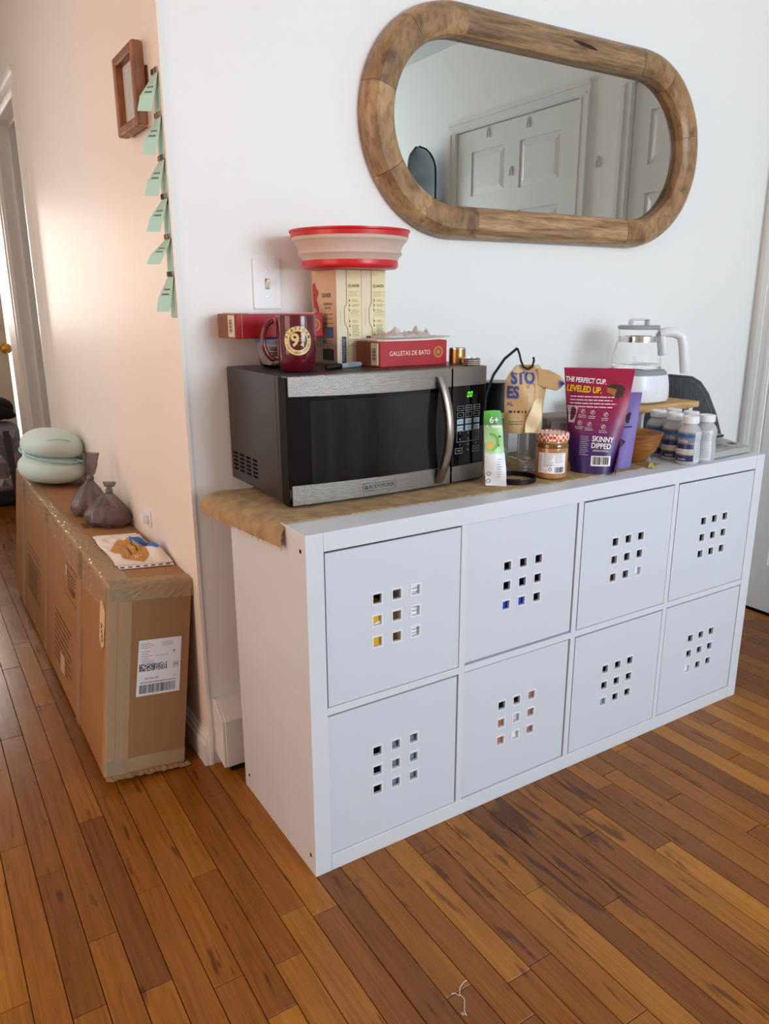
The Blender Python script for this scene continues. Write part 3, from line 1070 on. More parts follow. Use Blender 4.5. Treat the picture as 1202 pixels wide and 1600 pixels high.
mbr = MB().sheet(runner_pt, 150, 36, .0022)
ro = mbr.build('cloth', BURLAP, run, smooth=1.2)
uv = ro.data.uv_layers.new(name='UVMap')
for lp in ro.data.loops:
    co = ro.data.vertices[lp.vertex_index].co
    uv.data[lp.index].uv = (co.x * 3.2 + co.z * 3.2, co.y * 3.2)
fr_ = MB()
rr = random.Random(5)
for i in range(240):
    if i < 90:
        v = rr.random(); p = Vector(runner_pt(0, v)); q = p + Vector((rr.uniform(-.003, .003), rr.uniform(-.005, .005), -rr.uniform(.003, .010)))
    else:
        u = rr.random(); p = Vector(runner_pt(u, 0)); q = p + Vector((rr.uniform(-.004, .004), -rr.uniform(.001, .004), .0003 if u > .13 else -.002))
    fr_.tube([p, (p + q) / 2 + Vector((rr.uniform(-.001, .001), 0, .0003)), q], .0004, 3)
fr_.build('fringe', mat('jute_thread', 'c7a97f', .9), run, kind='stuff')
# ------------------------------------------------------------------ microwave
MZ = T + .0032
MWW, MWD, MWH = .522, .320, .2755
mw = thing('microwave', 'black and steel countertop microwave on the burlap runner', 'microwave', (.055, .187, MZ))
BOW = lambda x: -.014 * (1 - (2 * x / MWW - 1) ** 2)
MWBODY = mat('microwave_grey_enamel', '46423f', .36, .6, bump=(200, .03))
MWBLACK = mat('microwave_black_gloss', '050506', .07, spec=.35)
MWSTEEL = mat('microwave_steel', '7c756f', .33, 1.0, bump=(5, .25), stretch=(3, 300, 300))


def bowed(x0, x1, z0, z1, o0, o1, n=14, zf=None):
    """slab following the bowed front; o0/o1 = how far in front of the front plane its back and face lie"""
    mb = MB()
    vs, fs = [], []
    for i in range(n + 1):
        x = x0 + (x1 - x0) * i / n
        a, b = (z0, z1) if zf is None else zf(x)
        vs += [(x, BOW(x) - o0, a), (x, BOW(x) - o1, a), (x, BOW(x) - o1, b), (x, BOW(x) - o0, b)]
    for i in range(n):
        for k in range(4):
            p, q = 4 * i + k, 4 * i + (k + 1) % 4
            fs.append((p, q, q + 4, p + 4))
    fs += [(3, 2, 1, 0), (4 * n, 4 * n + 1, 4 * n + 2, 4 * n + 3)]
    return mb.add(vs, fs)


MB().box(.0, MWW, .042, MWD, .009, MWH).build('body', MWBODY, mw, bevel=.004)
MB().box(.001, MWW - .001, .040, .043, .010, MWH - .001).build('seam', BLACK_PLASTIC, mw)
MB().box(.0005, MWW - .0005, .0295, .0405, .009, MWH - .0005).build('front_collar', MWBODY, mw, bevel=.002)
for i in range(4):
    for j in range(5):
        y, z = .158 + i * .039 - .002 * j * 0, .034 + j * .0095
        MB().box(-.0006, .002, y, y + .025, z, z + .005).build('vent_slot', mat('vent_dark', '060606', .9, spec=.1), mw)
for x in (.04, MWW - .04):
    for y in (.05, .28):
        MB().lathe([(.012, 0), (.014, .009)], 14, x, y).build('foot', BLACK_PLASTIC, mw)
XD = .4125
door = bowed(-.0005, XD, .004, MWH - .003, -.029, .006).build('door', MWBLACK, mw, bevel=.002)


def dots():
    m = bpy.data.materials.new('microwave_window_mesh')
    m.use_nodes = True
    nt, b = nodes_of(m)
    tc = nt.nodes.new('ShaderNodeTexCoord')
    mp = nt.nodes.new('ShaderNodeMapping'); mp.inputs['Rotation'].default_value = (0, .785, 0)
    v = nt.nodes.new('ShaderNodeTexVoronoi'); v.inputs['Scale'].default_value = 300; v.inputs['Randomness'].default_value = 0
    nt.links.new(tc.outputs['Object'], mp.inputs[0]); nt.links.new(mp.outputs[0], v.inputs['Vector'])
    r = nt.nodes.new('ShaderNodeValToRGB')
    r.color_ramp.elements[0].position = .35; r.color_ramp.elements[0].color = lin('050505')
    r.color_ramp.elements[1].position = .5; r.color_ramp.elements[1].color = lin('1a1a1b')
    nt.links.new(v.outputs['Distance'], r.inputs[0]); nt.links.new(r.outputs[0], b.inputs['Base Color'])
    b.inputs['Roughness'].default_value = .09; b.inputs['Specular IOR Level'].default_value = .35
    return m


bowed(.052, .372, .036, .222, .006, .0066).build('window', dots(), door)
strip_low = lambda x: (.2345 + .004 * (1 - (2 * x / MWW - 1) ** 2) * -1, MWH - .001)
ts = bowed(.004, XD - .002, 0, 0, .006, .0085, zf=strip_low).build('top_strip', MWSTEEL, door, bevel=.0008)
MB().box(.004, XD - .002, -.006, .021, MWH - .0045, MWH - .0005).build('top_lip', MWSTEEL, door, bevel=.0015)
bowed(.006, XD - .002, .007, .050, .006, .0085, zf=lambda x: (.006, .049 - .002 * (1 - (2 * x / MWW - 1) ** 2))).build('bottom_strip', MWSTEEL, door, bevel=.0008)
fnM = lambda o: (lambda a, b: (a, BOW(a) - o, b))
pr = Print(fnM(.0089), .012)
pr.text('BLACK+DECKER', .2125, .0265, .0125, xs=.83, bold=.006)
pr.frame(.170, .255, .0175, .0355, .0009)
pr.build('brand_lettering', INK, door)
# handle
hp = []
for i in range(17):
    t = i / 16
    z = .012 + .246 * t
    s = math.sin(PI * t)
    hp.append((.374 + .008 * s, BOW(.374) - .010 - .030 * s ** .8, z))
vs, fs = [], []
hb = MB()
for i, (x, y, z) in enumerate(hp):
    w = .0095
    vs += [(x - w, y + .006, z), (x + w, y + .006, z), (x + w, y - .004, z), (x + w * .5, y - .007, z), (x - w * .5, y - .007, z), (x - w, y - .004, z)]
for i in range(16):
    for k in range(6):
        a, b = 6 * i + k, 6 * i + (k + 1) % 6
        fs.append((a, b, b + 6, a + 6))
fs += [tuple(reversed(range(6))), tuple(range(96, 102))]
hb.add(vs, fs)
hb.build('handle', mat('handle_steel', '9d958d', .3, 1.0), door, smooth=.9)
# control side
ctl = bowed(XD + .003, MWW - .001, .004, MWH - .004, -.022, .005).build('control_panel', MWBLACK, mw, bevel=.002)
bowed(XD + .003, MWW - .002, .232, MWH - .001, .005, .008).build('top_strip', MWSTEEL, ctl, bevel=.0008)
MB().box(XD + .003, MWW - .002, -.004, .021, MWH - .0045, MWH - .0005).build('top_lip', MWSTEEL, ctl, bevel=.0015)
bowed(XD + .005, MWW - .006, .007, .045, .005, .008).build('bottom_strip', MWSTEEL, ctl, bevel=.0008)
KEY = mat('key_print_grey', 'a9adb0', .6)
KEYB = mat('key_pale_blue', '9db4c0', .5)
cols, rows = (.4415, .4675, .4935), (.180, .1645, .149, .1335)
names = ['Easy\nCook', 'Time\nDefrost', 'Weight\nDefrost', 'Power', 'Clock', 'Kitchen\nTimer', 'Popcorn', 'Potato', 'Pizza', 'Frozen\nVegetable', 'Beverage', 'Dinner\nPlate']
for j, z in enumerate(rows):
    for i, x in enumerate(cols):
        fm = Print(fnM(.0053), .01)
        ink = KEY
        if j < 2:
            fm.frame(x - .0098, x + .0098, z - .0058, z + .0058, .0007)
            k_ = fm.text(names[j * 3 + i].replace('\n', ' '), x, z, .0036, xs=.8).build('key', KEY, ctl)
        else:
            kk = fm.rect(x - .0098, x + .0098, z - .0060, z + .0060).build('key', KEYB, ctl)
            Print(fnM(.0056), .01).text(names[j * 3 + i].replace('\n', ' '), x, z, .0036, xs=.75).build('key_lettering', INK, kk)
pr = Print(fnM(.0053), .01)
for i, n in enumerate('123456789'):
    pr.text(n, cols[i % 3], (.1205, .1070, .0930)[i // 3], .0075)
pr.text('0', cols[1], .0795, .0075)
pr.frame(cols[0] - .010, cols[2] + .009, .1005, .1265, .0007)
pr.build('number_keys', KEY, ctl)
for x, s in ((cols[0] - .003, 'STOP'), (cols[2], 'START')):
    Print(fnM(.0053), .01).frame(x - .011, x + .011, .0735, .0865, .0007).text(s, x, .080, .0055, xs=.8).build('key', KEY, ctl)
# clock digits of the display
sg = Print(fnM(.0054))
for x0 in (.4625, .4715):
    sh = lambda a, b: (x0 + a + .2 * b, .211 + b)
    w, h, t = .0062, .0125, .0013
    for a0, a1, b0, b1 in ((0.0008, w - .0008, h / 2 - t, h / 2), (0.0008, w - .0008, -h / 2, -h / 2 + t), (0, t, .0006, h / 2 - .0008), (0, t, -h / 2 + .0008, -.0006),
                           (w - t, w, .0006, h / 2 - .0008), (w - t, w, -h / 2 + .0008, -.0006)):
        sg.poly([sh(a0, b0), sh(a1, b0), sh(a1, b1), sh(a0, b1)])
sg.build('display_digits', mat('green_digits', '5be01f', .5, emit='6cff20', emit_s=1.6), ctl, label='green lit digits')
MTOP = MZ + MWH

# ------------------------------------------------------------------ things on the microwave
# maroon mug
MAROON = mat('maroon_glaze', '5a0f1d', .12, coat=.3)
GOLD = mat('gold_print', 'd9c48c', .45, .1)
mug = thing('mug', 'maroon mug with a gold round emblem on the microwave', 'mug', (.136, .290, MTOP))
R0 = .0425
MB().lathe([(.0005, .0), (.030, .0), (.0345, .003), (.0405, .022), (.0425, .045), (.0425, .115), (.0418, .118), (.0398, .117),
            (.0395, .045), (.036, .012), (.0005, .008)], 48, cap=False).build('cup', MAROON, mug, smooth=.8)
ha = math.radians(158)
hd = Vector((math.cos(ha), math.sin(ha), 0))
hpath = []
for i in range(15):
    t = -1.32 + 2.64 * i / 14
    hpath.append(hd * (.037 + .034 * math.cos(t) ** .8) + Vector((0, 0, .066 + .038 * math.sin(t) * 1.12)))
MB().tube(hpath, .0058, 10).build('handle', MAROON, mug, smooth=3.1)
az = math.radians(-111)


def mugfn(o):
    def f(a, b):
        t = az + a / R0
        r = R0 + o
        return (r * math.cos(t), r * math.sin(t), .066 + b)
    return f


pr = Print(mugfn(.0004), .004)
pr.annulus(0, 0, .0195, .0300, 64)
pr.text('9', -.0066, 0.0005, .037, bold=.03)
pr.text('3', .0088, .0086, .0150, bold=.03)
pr.text('4', .0088, -.0082, .0150, bold=.03)
pr.rect(.0038, .0138, -.0003, .0007)
pr.build('emblem', GOLD, mug, label='gold ring emblem')
pr = Print(mugfn(.0009), .004)
pr.arc_text('PLATFORM', 0, 0, .0247, .0098, PI / 2, 2.5, xs=.85, bold=.01)
pr.arc_text("KING'S CROSS STATION", 0, 0, .0250, .0060, -PI / 2, 2.5, top=False, xs=.85)
pr.disc(-.0248, -.001, .0009, 10).disc(.0248, -.001, .0009, 10)
pr.build('emblem_lettering', mat('maroon_print', '4a0c18', .4), mug)

# glass food container with blue lid
gb = thing('food_container', 'glass food container with blue lid beneath the red biscuit carton', 'container', (.165, .414, MTOP))
MB().lathe([(.0005, .001), (.048, .001), (.056, .006), (.0625, .030), (.0655, .056), (.0635, .056), (.0605, .03), (.0545, .008), (.0005, .004)], 40, cap=False, ell=3.2, sx=.93, sy=.93).build('bowl', GLASS, gb, smooth=.8)
MB().lathe([(.0005, .056), (.066, .056), (.0665, .060), (.0665, .0645), (.0005, .0655)], 40, cap=False, ell=3.2, sx=.93, sy=.93).build('lid', mat('lid_blue', '4f6f9e', .4), gb, smooth=.6)
rr = random.Random(3)
for i in range(7):
    z = .008 + i * .0056
    q = MB().lathe([(.0005, 0), (.034, .0), (.035, .002), (.0005, .0045)], 18, cap=False, ell=3.0)
    an, dx, dy = rr.uniform(-.2, .2), rr.uniform(-.006, .006), rr.uniform(-.006, .006)
    q.move(lambda p: Vector((p.x + dx, p.y + dy, p.z + z + an * p.x * .12)))
    q.build('crispbread', mat('crispbread', '8a6238', .8, var=(60, '5c3d22')), gb)

RED = mat('carton_red', 'b3121f', .35, var=(20, 'a50f1b'))
CHOC = mat('carton_brown_end', '8a4f30', .45, var=(25, '7a4328'))
ORANGE_GOLD = mat('seal_gold', 'c08a3e', .45)


def biscuit_carton(name, label, loc, rotz, L, Dp, Hh, top_open):
    e = thing(name, label, 'carton', loc, rotz, group='red biscuit cartons')
    MB().box(0, L, 0, Dp, 0, Hh).build('carton', RED, e, bevel=.0015)
    # brown end, printed like biscuits, bulging a little
    poly = [(-.0002, .001)] + [(-.0008 - .004 * math.sin(PI * i / 8) ** .6, .001 + (Dp - .002) * i / 8) for i in range(9)] + [(-.0002, Dp - .001)]
    MB().prism(list(reversed(poly)), .0008, Hh - .0008, lambda a, b, h: (a, b, h)).build('end_panel', CHOC, e)
    st = MB().prism([(-.0052, .004), (-.0024, .004), (-.0048, .030), (-.0062, .030)], Hh * .08, Hh * .95, lambda a, b, h: (a, b, h)).build('barcode_label', mat('label_cream', 'd9c7a8', .6), e)
    pr = Print(lambda a, b: (-.0056 - (a - .004) / .026 * .0010, a, b))
    for i in range(11):
        pr.rect(.010, .025, Hh * .25 + i * .0026, Hh * .25 + i * .0026 + (.0016 if i % 3 else .0008))
    pr.build('barcode', INK, st)
    return e


rb = biscuit_carton('biscuit_carton', 'red biscuit carton with rubber band lying on the blue lidded container', (.045, .402, MTOP + .0662), .060, .222, .098, .054, False)
fnf = lambda o: (lambda a, b: (a, -o, b))
pr = Print(fnf(.0004))
pr.annulus(.201, .027, .0105, .0125, 24).annulus(.201, .027, .0055, .0065, 20).disc(.201, .027, .004)
for i in range(20):
    t = 2 * PI * i / 20
    pr.rect(.201 + .0135 * math.cos(t) - .0014, .201 + .0135 * math.cos(t) + .0014, .027 + .0135 * math.sin(t) - .0014, .027 + .0135 * math.sin(t) + .0014, t)
pr.build('seal_print', ORANGE_GOLD, rb)
MB().tube([(-.006, .045, -.0005), (-.0062, .045, .0), (-.0062, .045, .0545), (.012, .045, .0552)][0:0] + [(.012, -.0012, .0), (.012, -.0012, .0545), (.012, .0965, .0545), (.012, .0965, -.0005), (.012, .045, -.0005)], .0008, 6).move(lambda p: Vector((p.x + .001, p.y, p.z))).build('rubber_band', mat('rubber_band', 'b9a47c', .6), rb)
MB().box(.03, .2, -.0002, .094, .0536, .0548).build('top_flap', mat('carton_top_pale', 'c9cfc9', .5), rb)

gl = biscuit_carton('biscuit_carton', 'red carton lettered with a biscuit name under a paper tray', (.331, .262, MTOP), 0.0, .188, .105, .057, True)
pr = Print(fnf(.0004))
pr.text('GALLETAS DE BATO', .082, .0295, .0150, xs=.84)
pr.build('lettering', mat('cream_print', 'f0dcc0', .5), gl)
pr = Print(fnf(.0004))
pr.annulus(.163, .030, .0095, .0115, 24).annulus(.163, .030, .005, .006, 20).disc(.163, .030, .0037)
for i in range(20):
    t = 2 * PI * i / 20
    pr.rect(.163 + .0125 * math.cos(t) - .0013, .163 + .0125 * math.cos(t) + .0013, .030 + .0125 * math.sin(t) - .0013, .030 + .0125 * math.sin(t) + .0013, t)
pr.build('seal_print', ORANGE_GOLD, gl)
# scalloped paper tray and crumpled film lying on it
tray = thing('paper_tray', 'white scalloped paper tray lying on the red lettered carton', 'paper tray', (.440, .318, MTOP + .0575), .0)
outl = []
for i in range(64):
    t = 2 * PI * i / 64
    k = (abs(math.cos(t)) ** 5 + abs(math.sin(t)) ** 5) ** -.2
    s = 1 + .012 * math.cos(32 * t)
    outl.append((.105 * k * s * math.cos(t), .055 * k * s * math.sin(t)))
MB().prism(outl, 0, .0035, lambda a, b, h: (a, b, h + .004 * max(0, a / .105) ** 2)).build('sheet', mat('tray_paper', 'e6d9d2', .7), tray)
film = thing('crumpled_film', 'crumpled clear plastic film heaped on the paper tray', 'plastic film', (.436, .322, MTOP + .0625))
def film_pt(u, v):
    a, b = (u - .5) * .150, (v - .5) * .075
    edge = max(0, 1 - (2 * u - 1) ** 4) * max(0, 1 - (2 * v - 1) ** 4)
    z = .008 * edge * (1 + .7 * math.sin(11 * u + 4 * math.sin(5 * v)) * math.cos(9 * v + 3 * math.sin(7 * u)) + .4 * math.sin(41 * u + 23 * v))
    z += .022 * math.exp(-((u - .70) / .035) ** 2 - ((v - .4) / .14) ** 2) + .016 * math.exp(-((u - .90) / .03) ** 2 - ((v - .4) / .12) ** 2) + .012 * math.exp(-((u - .3) / .09) ** 2 - ((v - .45) / .2) ** 2)
    return (a, b, max(z, 0) + .001)


MB().sheet(film_pt, 48, 22, .0006).build('film', mat('film_plastic', 'e6dcd8', .14, alpha=.45, spec=.7), film)

can = thing('gold_tin', 'small gold tin standing behind the red lettered carton', 'tin', (.5555, .268, MTOP))
MB().lathe([(.0005, 0), (.0195, 0), (.0203, .001), (.0203, .034), (.0195, .0345), (.0005, .0338)], 32, cap=False).build('can', mat('tin_gold', 'b08a58', .28, 1.0), can, smooth=.6)
MB().lathe([(.0188, .0340), (.0206, .0340), (.0206, .0368), (.0188, .0368)], 32, cap=False).build('rim', CHROME, can, smooth=.6)
jl = thing('jar_band', 'silver screw band of a jar on the microwave corner', 'jar lid', (.5560, .2115, MTOP))
prof = []
for i in range(7):
    prof.append((.0205 + .0006 * math.cos(i * PI), .001 + i * .0023))
MB().lathe([(.0188, .0)] + prof + [(.0188, .0162), (.0180, .0162), (.0180, .0)], 36, cap=False).build('band', CHROME, jl, smooth=.9)
MB().lathe([(.0005, .0148), (.0183, .0148), (.0183, .0156), (.0005, .0156)], 36, cap=False).build('disc', CHROME, jl)

# marker pen
pen = thing('marker_pen', 'grey marker pen with black cap lying by the mug', 'marker', (.192, .262, MTOP + .0062), rot=(0, 0, .42))
MB().lathe([(.0035, 0), (.0052, .002), (.0057, .045), (.0062, .047), (.0062, .052)], 16).move(lambda p: Vector((p.z, p.x, p.y))).build('cap', BLACK_PLASTIC, pen, smooth=.6)
MB().box(.004, .046, -.0012, .0012, .005, .0075).build('clip', BLACK_PLASTIC, pen)
MB().lathe([(.0058, .052), (.0060, .054), (.0060, .122), (.0052, .127), (.003, .128)], 16).move(lambda p: Vector((p.z, p.x, p.y))).build('barrel', mat('pen_grey', '9aa0a6', .4), pen, smooth=.6)
Print(lambda a, b: (a, -.0061 * math.cos(b / .006), .0061 * math.sin(b / .006) + .0002)).text('Sharpie', .088, .002, .009, shear=.3).build('lettering', INK, pen)

# two oatmeal cartons
OAT = mat('carton_cream', 'e9dcbc', .5, var=(18, 'e4d5b2'))
OATS = mat('carton_peach_face', 'e2bf9f', .5, var=(8, 'dcb391'))
BROWNINK = mat('print_brown', '4a3a2c', .6)
GOLDINK = mat('print_gold', 'c0953f', .6)
NAVY = mat('print_navy', '27324e', .5)
SKYB = mat('print_blue', '4f7fb5', .5)
for q in range(2):
    ox = thing('oatmeal_carton', ('cream oatmeal carton with peach side facing the mug' if q == 0 else 'cream oatmeal carton standing on the right beside its twin'), 'carton',
               (.282 + q * .0675, .374, MTOP), 0.0, group='oatmeal cartons')
    w, dp, h = .067, .122, .217
    MB().box(0, w, 0, dp, 0, h).build('carton', OAT, ox, bevel=.001)
    F = lambda a, b: (a, -.0004, b)
    Print(F).poly([(.027, .002), (w - .0005, .002), (w - .0005, h - .001), (.027, h - .001), (.027, .142), (.0205, .131), (.0205, .098), (.029, .084), (.029, .06)]).build('recipe_panel', mat('carton_yellow', 'eadcae', .5), ox)
    F2 = lambda a, b: (a, -.0007, b)
    pr = Print(F2)
    pr.text('QUAKER', .0465, .181, .0088, bold=.02, xs=.9)
    for (a, b) in (((.027, h - .001), (.027, .142)), ((.027, .142), (.0205, .131)), ((.0205, .131), (.0205, .098)), ((.0205, .098), (.029, .084)), ((.029, .084), (.029, .002))):
        dx, dz = b[0] - a[0], b[1] - a[1]
        l = math.hypot(dx, dz); nx, nz = -dz / l * .0005, dx / l * .0005
        pr.poly([(a[0] + nx, a[1] + nz), (a[0] - nx, a[1] - nz), (b[0] - nx, b[1] - nz), (b[0] + nx, b[1] + nz)])
    for z in (.150, .139, .128, .103, .092, .071):
        pr.lines(.0415, .062, z, 2 if z != .092 else 6, .0033, .0011, int(z * 1000), .35)
        pr.disc(.0345, z - .002, .0021, 8).rect(.0325, .0335, z + .001, z + .005)
    pr.lines(.031, .060, .060, 2, .004, .0012, 4, .2).lines(.031, .062, .049, 2, .0045, .0014, 9, .1)
    pr.build('print', BROWNINK, ox)
    pr = Print(F2)
    pr.frame(.033, .0635, .158, .169, .0005).lines(.035, .062, .167, 2, .0045, .0014, 6, .3).frame(.033, .0635, .111, .122, .0005).lines(.037, .060, .120, 2, .0045, .0014, 7, .3)
    pr.build('gold_print', GOLDINK, ox)
    nb = Print(F2).rect(.0125, .0245, .004, .066).build('navy_panel', NAVY, ox)
    Print(lambda a, b: (a, -.0009, b)).lines(.0145, .0225, .062, 13, .0042, .0015, 12, .5).build('navy_lettering', WHITE_INK, nb)
    Print(F2).lines(.005, .0115, .062, 13, .0045, .0009, 2, .4).lines(.0075, .0125, .128, 14, .0028, .0008, 3, .3).build('side_print', mat('print_pale_brown', 'a0947c', .6), ox)
    if q == 0:
        # the broad side towards the mug: peach with a red splash
        S = lambda o: (lambda a, b: (-o, dp - a, b))
        Print(S(.0004)).rect(.001, dp - .001, .001, h - .001).build('side_face', OATS, ox)
        Print(S(.0007)).poly([(.004, .186), (.018, .190), (.022, .178), (.036, .168), (.030, .158), (.024, .152), (.030, .140), (.036, .128), (.030, .112), (.026, .120), (.016, .132), (.010, .128), (.006, .15)]).build('red_splash', mat('splash_red', 'c2404a', .5), ox)
        pr = Print(S(.0007)).text('QUAKER', .074, .160, .0135, bold=.02, xs=.85).text('GOODNESS YOU', .080, .140, .0075, xs=.75, bold=.02).text('CAN TASTE.', .080, .131, .0075, xs=.75, bold=.02)
        pr.lines(.060, .104, .118, 4, .0105, .0018, 21, .1)
        pr.build('side_lettering', BROWNINK, ox)
        Print(S(.0007)).rect(.074, .106, .062, .088).rect(.05, .068, .048, .056).build('blue_panel', SKYB, ox)
        Print(S(.0007)).lines(.07, .1, .056, 4, .006, .002, 31, .4).rect(.05, .106, .010, .036).build('dark_panel', mat('print_umber', '4b3d38', .6), ox)
# folding red bowl upside on the cartons
cv = thing('collapsible_colander', 'collapsible bowl with red rims on the oatmeal cartons', 'bowl', (.3225, .3785, MTOP + .217))
REDP = mat('red_silicone', 'cc2226', .35, coat=.1)
PINKT = mat('pink_translucent', 'e5cdbf', .32, trans=.25, ior=1.2)
cvb = MB().lathe([(.0005, .0006), (.106, .0006), (.1105, .004), (.1120, .010), (.1110, .0185), (.108, .019), (.0005, .016)], 64, cap=False).build('base_band', REDP, cv, smooth=.7)
MB().lathe([(.1075, .0185), (.1100, .0185), (.1155, .0265), (.1215, .0330), (.1180, .0385), (.1215, .0480), (.1285, .0580), (.1330, .0620), (.1345, .0700),
            (.1325, .0700), (.1310, .0640), (.1265, .0585), (.1195, .0485), (.1162, .0385), (.1195, .0330), (.1135, .0270)], 64, cap=False).build('folding_wall', PINKT, cv, smooth=.35)
MB().lathe([(.1318, .0685), (.1350, .0685), (.1362, .0780), (.1392, .0805), (.1392, .0840), (.1350, .0845), (.1325, .079)], 64, cap=False).build('rim', REDP, cv, smooth=.7)

# light switch on the wall
sw = thing('light_switch', 'white toggle light switch plate above the red carton', 'light switch', (.1725, W, 1.229))
MB().prism(rrect(.070, .1155, .004, 3), 0, .0055, lambda a, b, h: (a, -h, b)).build('plate', WHITE_PLASTIC, sw, bevel=.0012)
MB().box(-.0052, .0052, -.0062, -.0054, -.0122, .0122).build('slot', mat('switch_slot', '9b958a', .6), sw)
MB().hexa([(-.0045, -.0055, -.010), (.0045, -.0055, -.010), (.0045, -.0055, .004), (-.0045, -.0055, .004)],
          [(-.0040, -.0175, .004), (.0040, -.0175, .004), (.0040, -.0160, .011), (-.0040, -.0160, .011)]).build('toggle', mat('switch_ivory', 'e7dcc6', .4), sw, bevel=.0008)
for z in (-.0300, .0300):
    s = MB().lathe([(.0005, .0), (.0028, .0), (.0022, .0012), (.0005, .0014)], 12, cap=False).move(lambda p: Vector((p.x, -.0055 - p.z, z + p.y))).build('screw', mat('screw_painted', 'cfcfcd', .3, .4), sw)
# ------------------------------------------------------------------ the mirror
MX, MZC, MHW, MHH, FW, FT = 1.052, 1.628, .622, .279, .082, .052
mir = thing('wall_mirror', 'long rounded wall mirror in a mango wood frame', 'mirror', (MX, W - .002, MZC))
WOODM = wood('mango_wood', '74563a', 'bb976d', scale=1.2, stretch=(5, 50, 50), rough=.38, knots=True, contrast=(.32, .66))
WOODA = wood('mango_wood_curve', '765739', 'b38e63', scale=1.0, stretch=(16, 30, 10), rough=.38, knots=False, contrast=(.32, .66))


def stadium(s, off):
    """point and outward normal along the outline (0..1), offset inwards by off"""
    r = MHH
    st = 2 * (MHW - r)
    per = 2 * st + 2 * PI * r
    d = (s % 1.0) * per
    if d < st:
        p, n = (-st / 2 + d, r), (0, 1)
    elif d < st + PI * r:
        a = PI / 2 - (d - st) / r
        p, n = (st / 2 + r * math.cos(a), r * math.sin(a)), (math.cos(a), math.sin(a))
    elif d < 2 * st + PI * r:
        p, n = (st / 2 - (d - st - PI * r), -r), (0, -1)
    else:
        a = -PI / 2 - (d - 2 * st - PI * r) / r
        p, n = (-st / 2 + r * math.cos(a), r * math.sin(a)), (math.cos(a), math.sin(a))
    return (p[0] - n[0] * off, p[1] - n[1] * off)


# cross-section of the frame: (offset inwards, depth from wall)
sec = [(.002, .000), (.0, .010), (.004, .030), (.012, .044), (.024, FT), (.056, FT), (.068, FT - .003), (.079, FT - .012), (FW, FT - .022), (FW, .012), (FW, .0)]
r_ = MHH
st_ = 2 * (MHW - r_)
per_ = 2 * st_ + 2 * PI * r_
a1, a2, a3 = st_ / per_, (st_ + PI * r_) / per_, (2 * st_ + PI * r_) / per_
da = (a2 - a1)
cuts = [0.004, a1 - .006, a1 + da * .16, a1 + da * .42, a1 + da * .66, a1 + da * .87, a2 + .012, a3 - .02,
        a3 + (1 - a3) * .14, a3 + (1 - a3) * .33, a3 + (1 - a3) * .58, a3 + (1 - a3) * .80, 1.004]
for i in range(len(cuts) - 1):
    c0, c1 = cuts[i], cuts[i + 1]
    straight = i in (0, 6)
    n = 4 if straight else max(5, int((c1 - c0) * 150))
    vs, fs = [], []
    m = len(sec)
    for k in range(n + 1):
        s = c0 + .00015 + (c1 - c0 - .0003) * k / n
        for off, dep in sec:
            a, b = stadium(s, off)
            vs.append((a, -dep - .0005 * (i % 3), b))
    for k in range(n):
        for j in range(m):
            p, q = k * m + j, k * m + (j + 1) % m
            fs.append((p, q, q + m, p + m))
    fs += [tuple(reversed(range(m))), tuple(range(n * m, n * m + m))]
    MB().add(vs, fs).build('frame_segment', WOODM if straight else WOODA, mir, smooth=.5)
gp = [stadium(i / 96, FW - .004) for i in range(96)]
MB().prism(list(reversed(gp)), .012, .016, lambda a, b, h: (a, -h, b)).build('mirror_glass', mat('mirror_silver', 'b6b9b3', .005, 1.0), mir)
MB().prism(list(reversed([stadium(i / 96, FW - .010) for i in range(96)])), .002, .011, lambda a, b, h: (a, -h, b)).build('backing', DARK, mir)
# dark split and knot in the top rail
MB().tube([(.03, -FT - .0002, .243), (.06, -FT - .0008, .240), (.10, -FT - .0008, .236), (.125, -FT - .0002, .232)], [.0012, .005, .0045, .0012], 8).move(lambda p: Vector((p.x, -FT + (p.y + FT) * .25, p.z))).build('split', mat('wood_split', '2a1710', .7), mir)

# ------------------------------------------------------------------ things on the right of the shelf unit
Z0 = T + .0032       # on the runner
ZT = T + .0004       # bare top


def lidded(p):
    return p


# nut butter jar
jar = thing('nut_butter_jar', 'glass jar of tan nut butter with gingham lid', 'jar', (.735, .112, Z0))
rj = .0395
NUT = mat('nut_butter', 'b07a44', .5)
MB().lathe([(.0005, .0005), (.034, .0005), (.0385, .004), (rj, .010), (rj, .082), (.0375, .089), (.036, .092), (.036, .094), (.0005, .094)], 40, cap=False).build('jar_body', mat('jar_glass_nut', 'b5844f', .08, coat=.6, var=(30, 'ac7a45')), jar, smooth=.6)
MB().lathe([(.0366, .0765), (.0397, .0765), (.0397, .0835), (.0378, .0885), (.0366, .09)], 40, cap=False).build('oil_layer', mat('oil_layer', '6d4d16', .08, coat=.6), jar, smooth=.6)


def gingham():
    m = bpy.data.materials.new('gingham_lid')
    m.use_nodes = True
    nt, b = nodes_of(m)
    tc = nt.nodes.new('ShaderNodeTexCoord')
    ch = nt.nodes.new('ShaderNodeTexChecker'); ch.inputs['Scale'].default_value = 140
    ch.inputs['Color1'].default_value = lin('d0481f'); ch.inputs['Color2'].default_value = lin('f1e2d2')
    nt.links.new(tc.outputs['Object'], ch.inputs['Vector']); nt.links.new(ch.outputs[0], b.inputs['Base Color'])
    b.inputs['Roughness'].default_value = .3
    return m


